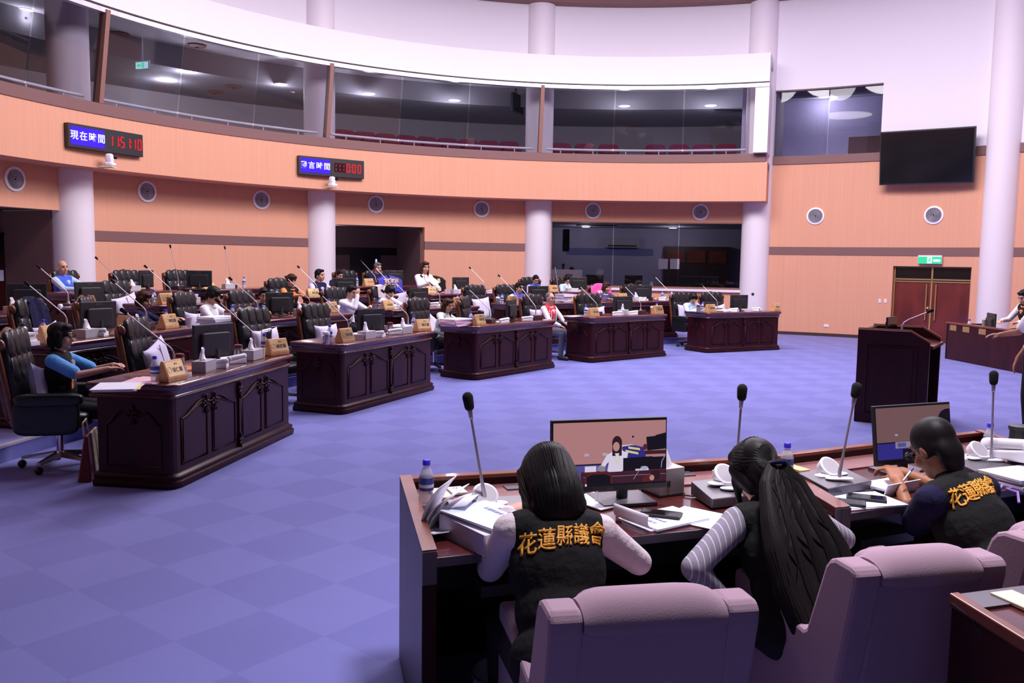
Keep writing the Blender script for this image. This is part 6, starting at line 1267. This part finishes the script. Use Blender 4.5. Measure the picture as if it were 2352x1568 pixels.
p = atz(2322, 1122, ZT); m = MB(); m.tube([(-.05, .0, .0), (-.02, .03, .008), (.05, .04, .004), (.08, .01, .003), (.01, -.01, .006), (-.03, -.02, .003), (-.005, -.06, .0), (-.02, -.10, -.035)], .006, 6); tag(m.build('lanyard', 'lanyard_lilac', None, True, loc=p), 'lilac lanyard hanging over the desk edge at the right', 'lanyard')
# waste basket
p = atz(1040, 1545, 0); t = thing('waste_basket', 'clear plastic waste basket in the shade under the first staff desk', 'waste basket', (.0, 2.92, 0)); m = MB(); m.lathe([(.09, 0), (.125, .28)], 24, cap=False); m.lathe([(.0, .004), (.09, .004)], 24, cap=False); m.build('basket_wall', 'bottle', t, True); m = MB(); m.tube([(.125*math.cos(2*PI*i/24), .125*math.sin(2*PI*i/24), .28) for i in range(24)], .006, 6, True); m.build('rim', 'console', t, True)
# ============================================================ FOREGROUND ARMCHAIRS
def armchair(origin, rz, lb, w=.60):
    t = thing('grey_armchair', lb, 'armchair', origin, rz, 'grey upholstered armchairs'); h = w/2       # back faces -y at y=0
    m = MB(); m.soft((0, .34, .34), (w-.17, .56, .18), .3); m.build('seat', 'grey_felt', t, True)
    for sx in (-1, 1):
        m = MB(); poly = [(.02, .06), (.62, .10), (.615, .57), (.605, .583), (.585, .588), (.20, .548), (.155, .545), (.14, .555), (.055, .79), (.035, .815), (.005, .828), (-.07, .828), (-.09, .822), (-.10, .805), (-.098, .77), (.0, .30)]
        m.prism(poly, -.045, .045, Matrix(((0, 0, 1, sx*(h-.045)), (1, 0, 0, 0), (0, 1, 0, 0), (0, 0, 0, 1)))); m.build('side_frame', 'grey_felt', t, bev=.014)
    m = MB(); T = Matrix.Translation((0, 0, 0)); iw = w-.18
    m.hexa([(-iw/2-.01, .02, .08), (iw/2+.01, .02, .08), (iw/2+.01, .12, .10), (-iw/2-.01, .12, .10), (-iw/2-.01, -.090, .775), (iw/2+.01, -.090, .775), (iw/2+.01, .03, .79), (-iw/2-.01, .03, .79)]); m.build('back_panel', 'grey_felt', t, bev=.008)
    m = MB(); vs = []; fs = []; n = 20; k = 12
    for i in range(n+1):
        u = i/n; x = (u-.5)*iw; bul = (1-abs(2*u-1)**5)
        for j in range(k+1):
            a = PI*(-.12+1.24*j/k); vs.append((x, -.03+.082*math.cos(a)*-1*(.9+.1*bul), .79+(.040+.030*bul)*math.sin(a)))
    for i in range(n):
        for j in range(k): fs.append((i*(k+1)+j, i*(k+1)+j+1, (i+1)*(k+1)+j+1, (i+1)*(k+1)+j))
    fs += [list(range(k+1)), list(range(n*(k+1), (n+1)*(k+1)))[::-1]]; m.add(vs, fs); m.build('head_roll', 'grey_felt', t, True)
    m = MB(); m.soft((0, .11, .58), (iw-.005, .14, .48), .3, 8, Matrix.Translation((0, .02, 0)) @ Matrix.Rotation(.14, 4, 'X')); m.build('back_cushion', 'grey_felt', t, True)
    m = MB(); m.box((0, .3, .03), (w-.1, .5, .06)); m.build('plinth', 'black_plastic', t); return t
armchair((.362, 2.235, 0), math.radians(10.8), 'grey-mauve armchair behind the woman with straight hair, nearest in the foreground', .565)
armchair((1.235, 2.60, 0), math.radians(13.5), 'grey-mauve armchair behind the woman with the ponytail', .525)
armchair((1.90, 2.93, 0), math.radians(22), 'grey-mauve armchair cut by the right edge, behind the writing man', .54)
# table corner at bottom right
c0 = atz(2182, 1372, .77); c1 = atz(2352, 1350, .77); c2 = atz(2352, 1478, .77); ux = (c1-c0).normalized(); uy = (c2-c0).normalized()
t = thing('side_table', 'dark red wooden desk corner at the bottom right with a cable loop', 'desk', (c0.x, c0.y, 0)); m = MB(); q = [Vector((0, 0, 0)), uy*.75, uy*.75+ux*1.0, ux*1.0]; q = [Vector((p.x, p.y, 0)) for p in q]
m.hexa([(p.x, p.y, .745) for p in q]+[(p.x, p.y, .77) for p in q]); m.build('desktop', 'mahogany_top', t, bev=.004); m = MB(); r = [q[0]+ux*.005+uy*.005, q[1]+ux*.005, q[2], q[3]+uy*.005]; m.hexa([(p.x, p.y, 0) for p in r]+[(p.x, p.y, .745) for p in r]); m.build('carcass', 'mahogany', t)
m = MB(); r = [q[0]-ux*.004, q[1]-ux*.004, q[1]+ux*.028, q[0]+ux*.028]; m.hexa([(p.x, p.y, .75) for p in r]+[(p.x, p.y, .785) for p in r]); m.build('raised_edge', 'redwood', t, bev=.004); m = MB(); r = [q[0]+ux*.03, q[0]+ux*.03+uy*.10, q[3]+uy*.10, q[3]]; m.hexa([(p.x, p.y, .77) for p in r]+[(p.x, p.y, .778) for p in r]); m.build('grey_strip', 'console', t)
p = atz(2340, 1408, .78)-Vector((c0.x, c0.y, 0)); o = plate_at(2345, 1408, .08, .14, 'ivory', math.atan2(ux.y, ux.x), 'ivory plate on the desk corner at the bottom right', False); o.location.z = .772
m = MB(); a0 = atz(2290, 1455, .74); m.tube([Vector((.055*math.cos(a), -.012, .03*math.sin(a)-.02)) for a in [2*PI*i/20 for i in range(17)]]+[Vector((.085, .0, .01)), Vector((.13, .03, .035))], .0028, 6); m.v = [tuple(Matrix.Rotation(math.atan2(uy.y, uy.x)+PI, 3, 'Z') @ Vector(v)) for v in m.v]; o = tag(m.build('cable', 'black_plastic', None, True, loc=a0-ux*.02), 'thin black cable looped over the desk corner at the bottom right', 'cable')
# ============================================================ FOREGROUND PEOPLE
def local(loc, rz, w): return tuple(Matrix.Rotation(-rz, 3, 'Z') @ (Vector(w)-Vector(loc)))
HAIR['straight'] = [('e', (0, -.022, .042), (.093, .113, .098)), ('e', (0, .045, .085), (.07, .045, .045)), ('c', (.078, -.01, .03), .038, (.088, .015, -.15), .030), ('c', (-.078, -.01, .03), .038, (-.088, .015, -.15), .030), ('e', (0, -.050, -.06), (.098, .072, .125)), ('e', (0, -.030, -.13), (.100, .055, .075))]
HAIR['pony'] = [('e', (0, -.022, .045), (.093, .113, .095)), ('e', (0, .050, .085), (.07, .045, .045)), ('c', (.078, .005, .02), .036, (.060, -.03, -.075), .034), ('c', (-.078, .005, .02), .036, (-.060, -.03, -.075), .034), ('c', (-.084, .03, -.02), .020, (-.090, .05, -.17), .012), ('e', (0, -.075, -.02), (.078, .055, .085)), ('e', (0, -.055, -.085), (.070, .040, .06))]
HAIR['crew'] = [('e', (0, -.020, .044), (.083, .099, .090)), ('e', (.066, -.015, .010), (.019, .045, .055)), ('e', (-.066, -.015, .010), (.019, .045, .055)), ('e', (0, -.068, -.025), (.070, .042, .078)), ('e', (0, -.056, -.075), (.062, .036, .055))]
def back_text(t, A, Bq, chars, size, z, x0, dx, slope, mt='gold_thread', skip=()):
    """embroidered characters laid on the back of the vest by dropping every vertex onto it"""
    vest = [c for c in t.children if c.name.startswith('vest')][0]; bv = BVHTree.FromPolygons([v.co for v in vest.data.vertices], [p.vertices for p in vest.data.polygons])
    rt, fw, up = Bq.col[0], Bq.col[1], Bq.col[2]
    for k, ch in enumerate(chars):
        if k in skip: continue
        me = text_mesh(ch, size, .0, size*.010, 1, .18); import bmesh; me.transform(Matrix.Diagonal((.74, 1, 1, 1)))
        bm = bmesh.new(); bm.from_mesh(me); bmesh.ops.triangulate(bm, faces=bm.faces); bmesh.ops.subdivide_edges(bm, edges=[e for e in bm.edges if e.calc_length() > size*.12], cuts=2); bmesh.ops.triangulate(bm, faces=bm.faces)
        for v in bm.verts:
            p = A(0, 0, z)+rt*(x0+dx*k+v.co.x)+up*(v.co.y+slope*(x0+dx*k)); h = bv.ray_cast(p-fw*.5, fw)
            v.co = (h[0]-fw*.0035) if h[0] is not None else p-fw*.14
        bm.to_mesh(me); bm.free(); me.materials.clear(); me.materials.append(M[mt]); o = bpy.data.objects.new('embroidery', me); COL.objects.link(o); o.parent = t
        s = o.modifiers.new('s', 'SOLIDIFY'); s.thickness = .004; s.offset = 0
# woman 1
loc, rz = (.170, 2.50, 0), .19
t, A, hc, HB, Bq = person('woman with straight black hair, black vest and pale pink sleeves, seen from behind', loc, rz, lean=.58, side=.05, yaw=.05, pitch=.98, hair='straight', shirt='pale_pink', vest='vest_black', hl=local(loc, rz, (.0, 3.03, .815)), hr=local(loc, rz, (.30, 3.05, .775)), hdl=(.75, .3, .1), bl=(-.30, -.30, -.6), br=(.6, -.35, -.5), sh=.42, s=.94, vox=.007, curl=.75, width=.93)
back_text(t, A, Bq, '花蓮縣議會', .076, .375, -.112, .056, .16)
ho = [c for c in t.children if c.name.startswith('hair')][0]; ph = []
for k in range(110):
    a = -2.5+5.0*(k+.5)/110; rr = random.Random(k); j = rr.uniform(-.03, .03)
    top = Vector((.012*math.sin(a), .02-.02*math.cos(a), .15)); mid = Vector((.10*math.sin(a+j), -.02-.12*math.cos(a), .04)); low = Vector((.105*math.sin(a+j*2), -.035-.10*math.cos(a), -.10)); end = Vector((.10*math.sin(a+j*3), -.02-.075*math.cos(a), -.195-rr.uniform(0, .012)))
    ph.append([hc+HB @ (p_*.94) for p_ in (top, top.lerp(mid, .35)+Vector((0, 0, .02)), top.lerp(mid, .7), mid, mid.lerp(low, .5), low, low.lerp(end, .6), end)])
strands(ho, ph, 'hair_strands', 'hair_black', t)
# woman 2
loc, rz = (1.005, 2.88, 0), .23
t, A, hc, HB, Bq = person('woman with a long black ponytail and grey striped sleeves in a black vest', loc, rz, lean=.60, side=-.03, yaw=.12, pitch=.62, hair='pony', shirt='striped_cloth', vest='vest_black', hl=local(loc, rz, (.78, 2.98, .50)), hr=local(loc, rz, (1.12, 3.36, .775)), sh=.37, s=.92, vox=.007, width=.85)
m = MB(); tie = hc+HB @ Vector((0.01, -.125, -.015)); pts = [tie, tie.lerp(A(.01, -.15, .40), .5)+Bq.col[2]*.02, A(.01, -.16, .38), A(.02, -.165, .26), A(.03, -.155, .12), A(.05, -.14, -.02), A(.08, -.13, -.10)]; rs = [.028, .060, .085, .105, .110, .10, .05]
for a, b_, r0, r1 in zip(pts, pts[1:], rs, rs[1:]):
    for q in (-1, -.5, 0, .5, 1): off = Bq.col[0]*(q*r0*1.05); off2 = Bq.col[0]*(q*r1*1.05); m.cap(a+off, r0*.42, b_+off2, r1*.42, 12)
rm(m, 'ponytail', 'hair_black', .009, t, 4)
tail = [c for c in t.children if c.name.startswith('ponytail')][0]; ho = [c for c in t.children if c.name.startswith('hair')][0]; ph = []
for k in range(90):
    rr = random.Random(k+50); u = -1+2*(k+.5)/90; path = []
    for (c0, r0) in zip(pts, rs): path.append(c0+Bq.col[0]*(u*r0*1.5+rr.uniform(-.006, .006))-Bq.col[1]*(.12*(1-.6*u*u))+Bq.col[2]*rr.uniform(-.01, .01))
    sub = []
    for a, b_ in zip(path, path[1:]): sub += [a, a.lerp(b_, .5)]
    ph.append(sub+[path[-1]])
strands(tail, ph, 'hair_strands', 'hair_black', t, .0042)
ph = []
for k in range(80):
    a = -2.7+5.4*(k+.5)/80; st = Vector((.095*math.sin(a), .02+.07*math.cos(a), .10-.09*abs(math.sin(a*.5))**2+.05*math.cos(a))); md = Vector((.085*math.sin(a), -.06, .06-.02*abs(a)+.06*math.cos(a))); en = Vector((.012*math.sin(a), -.128, -.012+.012*math.cos(a)))
    ph.append([hc+HB @ (p_*.92) for p_ in (st, st.lerp(md, .5)+Vector((0, 0, .01)), md, md.lerp(en, .5)+Vector((0, -.01, 0)), en)])
strands(ho, ph, 'hair_strands', 'hair_black', t)
m = MB(); n = 14; ax = (pts[1]-tie).normalized(); x = ax.cross(Vector((1, 0, 0))).normalized(); y = ax.cross(x); m.tube([tie+ax*.01+(x*math.cos(2*PI*i/n)+y*math.sin(2*PI*i/n))*.030 for i in range(n)], .008, 8, True); m.build('hair_tie', 'navy', t, True)
back_text(t, A, Bq, '花蓮縣議會', .082, .30, -.115, .062, 0, skip=(0, 1, 2, 3))
# man 3
loc, rz = (1.88, 3.12, 0), .50
t, A, hc, HB, Bq = person('man with short black hair in black vest and navy tee writing in a notebook', loc, rz, lean=.66, side=-.02, yaw=-.05, pitch=.60, hair='crew', skin='skin_tan', shirt='navy', sleeve='short', vest='vest_black', glasses=True, hl=local(loc, rz, (1.66, 3.66, .79)), hr=local(loc, rz, (1.76, 3.84, .785)), sh=.40, s=.98, vox=.007, curl=.8, width=1.02, bl=(-.35, -.6, -.7))
back_text(t, A, Bq, '花蓮縣議會', .080, .405, -.125, .056, .10)
pen(atz(2075, 1103, .81), (.05, .03, .045), 'white pen in the hand of the writing man', 'white')
# ============================================================ PODIUM
b0 = atz(1960.4, 967, 0); x0, y0 = b0.x, b0.y; LZ = -.58; t = thing('lectern', 'dark mahogany speaker lectern standing on the blue carpet', 'lectern', (x0, y0, 0), LZ)
Wp, Dp = .72, .86; prof = [(0, 0), (Wp, 0), (Wp, .90), (Wp-.20, 1.02), (0, 1.02)]; MX = lambda y: Matrix(((1, 0, 0, 0), (0, 0, 1, y), (0, 1, 0, 0), (0, 0, 0, 1)))
for y in (0, Dp-.05): m = MB(); m.prism(prof, 0, .05, MX(y)); m.build('side_panel', 'mahogany', t, bev=.006)
m = MB(); m.box((.025, Dp/2, .51), (.05, Dp-.1, 1.0)); m.build('front_panel', 'mahogany', t); m = MB(); m.box((.28, Dp/2, .90), (.52, Dp-.1, .03)); m.hexa([(.44, .05, .90), (Wp+.03, .05, .84), (Wp+.03, Dp-.05, .84), (.44, Dp-.05, .90), (.44, .05, .93), (Wp+.03, .05, .87), (Wp+.03, Dp-.05, .87), (.44, Dp-.05, .93)]); m.build('sloped_top', 'mahogany_top', t)
for y in (-.004, Dp-.054+.004): m = MB(); m.tube([(0, y+.03, 1.024), (Wp-.20, y+.03, 1.024), (Wp+.002, y+.03, .904)], .014, 6); m.build('top_trim', 'redwood', t, True)
m = MB(); m.tube([(.10, -.004, .12), (Wp-.12, -.004, .12), (Wp-.12, -.004, .86), (.10, -.004, .86)], .009, 6, True); m.build('panel_moulding', 'mahogany', t, True); m = MB(); m.box((Wp/2-.01, -.002, .49), (Wp-.30, .012, .68)); m.build('raised_panel', 'mahogany', t)
m = MB(); m.box((.34, Dp/2, .03), (.64, Dp-.1, .06)); m.build('plinth', 'mahogany', t)
R = Matrix.Translation(t.location) @ Matrix.Rotation(LZ, 4, 'Z')
q = thing('gooseneck_microphone', 'thin gooseneck microphone bent right on the lectern', 'microphone', R @ Vector((.40, .25, .93)), LZ+.3); m = MB(); m.lathe([(.05, 0), (.05, .012), (.02, .02)], 18); m.build('foot_plate', 'stem_metal', q, True); m = MB(); m.tube([(0, 0, 0), (0, 0, .13), (.02, 0, .17), (.07, .0, .205), (.25, .0, .29)], [.012, .011, .007, .006, .006], 8); m.build('gooseneck', 'stem_metal', q, True); m = MB(); m.cap((.25, 0, .29), .016, (.29, 0, .31), .018, 10); m.build('foam_head', 'foam', q, True)
q = MP.put(R @ Vector((.26, .44, .917)), -1.0, 'dark monitor standing on the lectern', None, .72); q.rotation_euler.z = LZ-1.75
# ============================================================ RIGHT SIDE DESK, ITS MAN, STANDING MAN
a0 = atz(2170, 823, 0); a1 = atz(2332, 855, 0); d = (a1-a0).normalized(); nrm = Vector((-d.y, d.x, 0)); L = 3.2; ang = math.atan2(d.y, d.x); hz = aty(2175, 742, a0.y).z
t = thing('side_desk', 'long dark red desk at the right wall with three brass plates on its front', 'desk', a0, ang); m = MB(); m.box((L/2, .03, hz/2), (L, .06, hz)); m.box((.03, .35, hz/2), (.06, .7, hz)); m.build('front_panel', 'mahogany', t); m = MB(); m.box((L/2, .36, hz-.14), (L, .66, .03)); m.build('desktop', 'mahogany_top', t); m = MB(); m.box((L/2, .03, hz+.012), (L+.02, .09, .03)); m.build('top_rail', 'redwood', t, bev=.005)
for k, u in enumerate((.22, .62, 1.10)): m = MB(); m.box((u, -.004, hz-.07), (.2, .01, .10)); m.build('brass_plate', 'brass', t)
RD = Matrix.Translation(a0) @ Matrix.Rotation(ang, 4, 'Z'); zt = hz-.125
BP.put(RD @ Vector((.30, .25, zt)), 0, 'water bottle at the left end of the right side desk', 'water bottles on the staff desks', 1.15); m = MB(); m.lathe([(.06, 0), (.06, .06), (.04, .1), (.01, .115)], 16); tag(m.build('speaker_knob', 'white', None, True, loc=RD @ Vector((.52, .2, zt))), 'white round knob on the right side desk', 'speaker'); m = MB(); m.lathe([(.035, 0), (.035, .22), (.03, .24)], 16); tag(m.build('flask', 'steel', None, True, loc=RD @ Vector((.66, .3, zt))), 'slim grey flask on the right side desk', 'flask')
q = RD @ Vector((.82, .33, zt)); MP.put(q, math.atan2(-q.y, -q.x)+.28, 'dark monitor turned edge-on on the right side desk', None, 1.15); papers(RD @ Vector((.95, .2, zt)), ang, .34, .2, .10, 'pale papers before the man in the black and orange vest', ['paper_yellow', 'paper'], 3, 2)
p = a1-d*.62+nrm*.66; person('man in black vest with orange collar, head bowed, at the right side desk', p, ang+PI, lean=.25, yaw=.2, pitch=.5, hair='short', shirt='shirt_white', vest='vest_black', collar='orange_cloth', hl=(-.22, .40, .80), hr=(.22, .40, .80), sh=.54, s=1.0, width=1.05)
loc = (5.0, 8.25, 0); person('standing man at the right edge in a white short-sleeved shirt and dark trousers', loc, 1.25, stand=True, lean=-.05, yaw=0, pitch=.25, hair='short', shirt='shirt_white', sleeve='short', trousers='dark_trousers', skin='skin_tan', hl=(-.24, .24, .80), hr=(.10, .30, 1.06), s=1.0, curl=.4, width=1.1, hdl=(0, .3, -1), hdr=(0, 1, -.1))
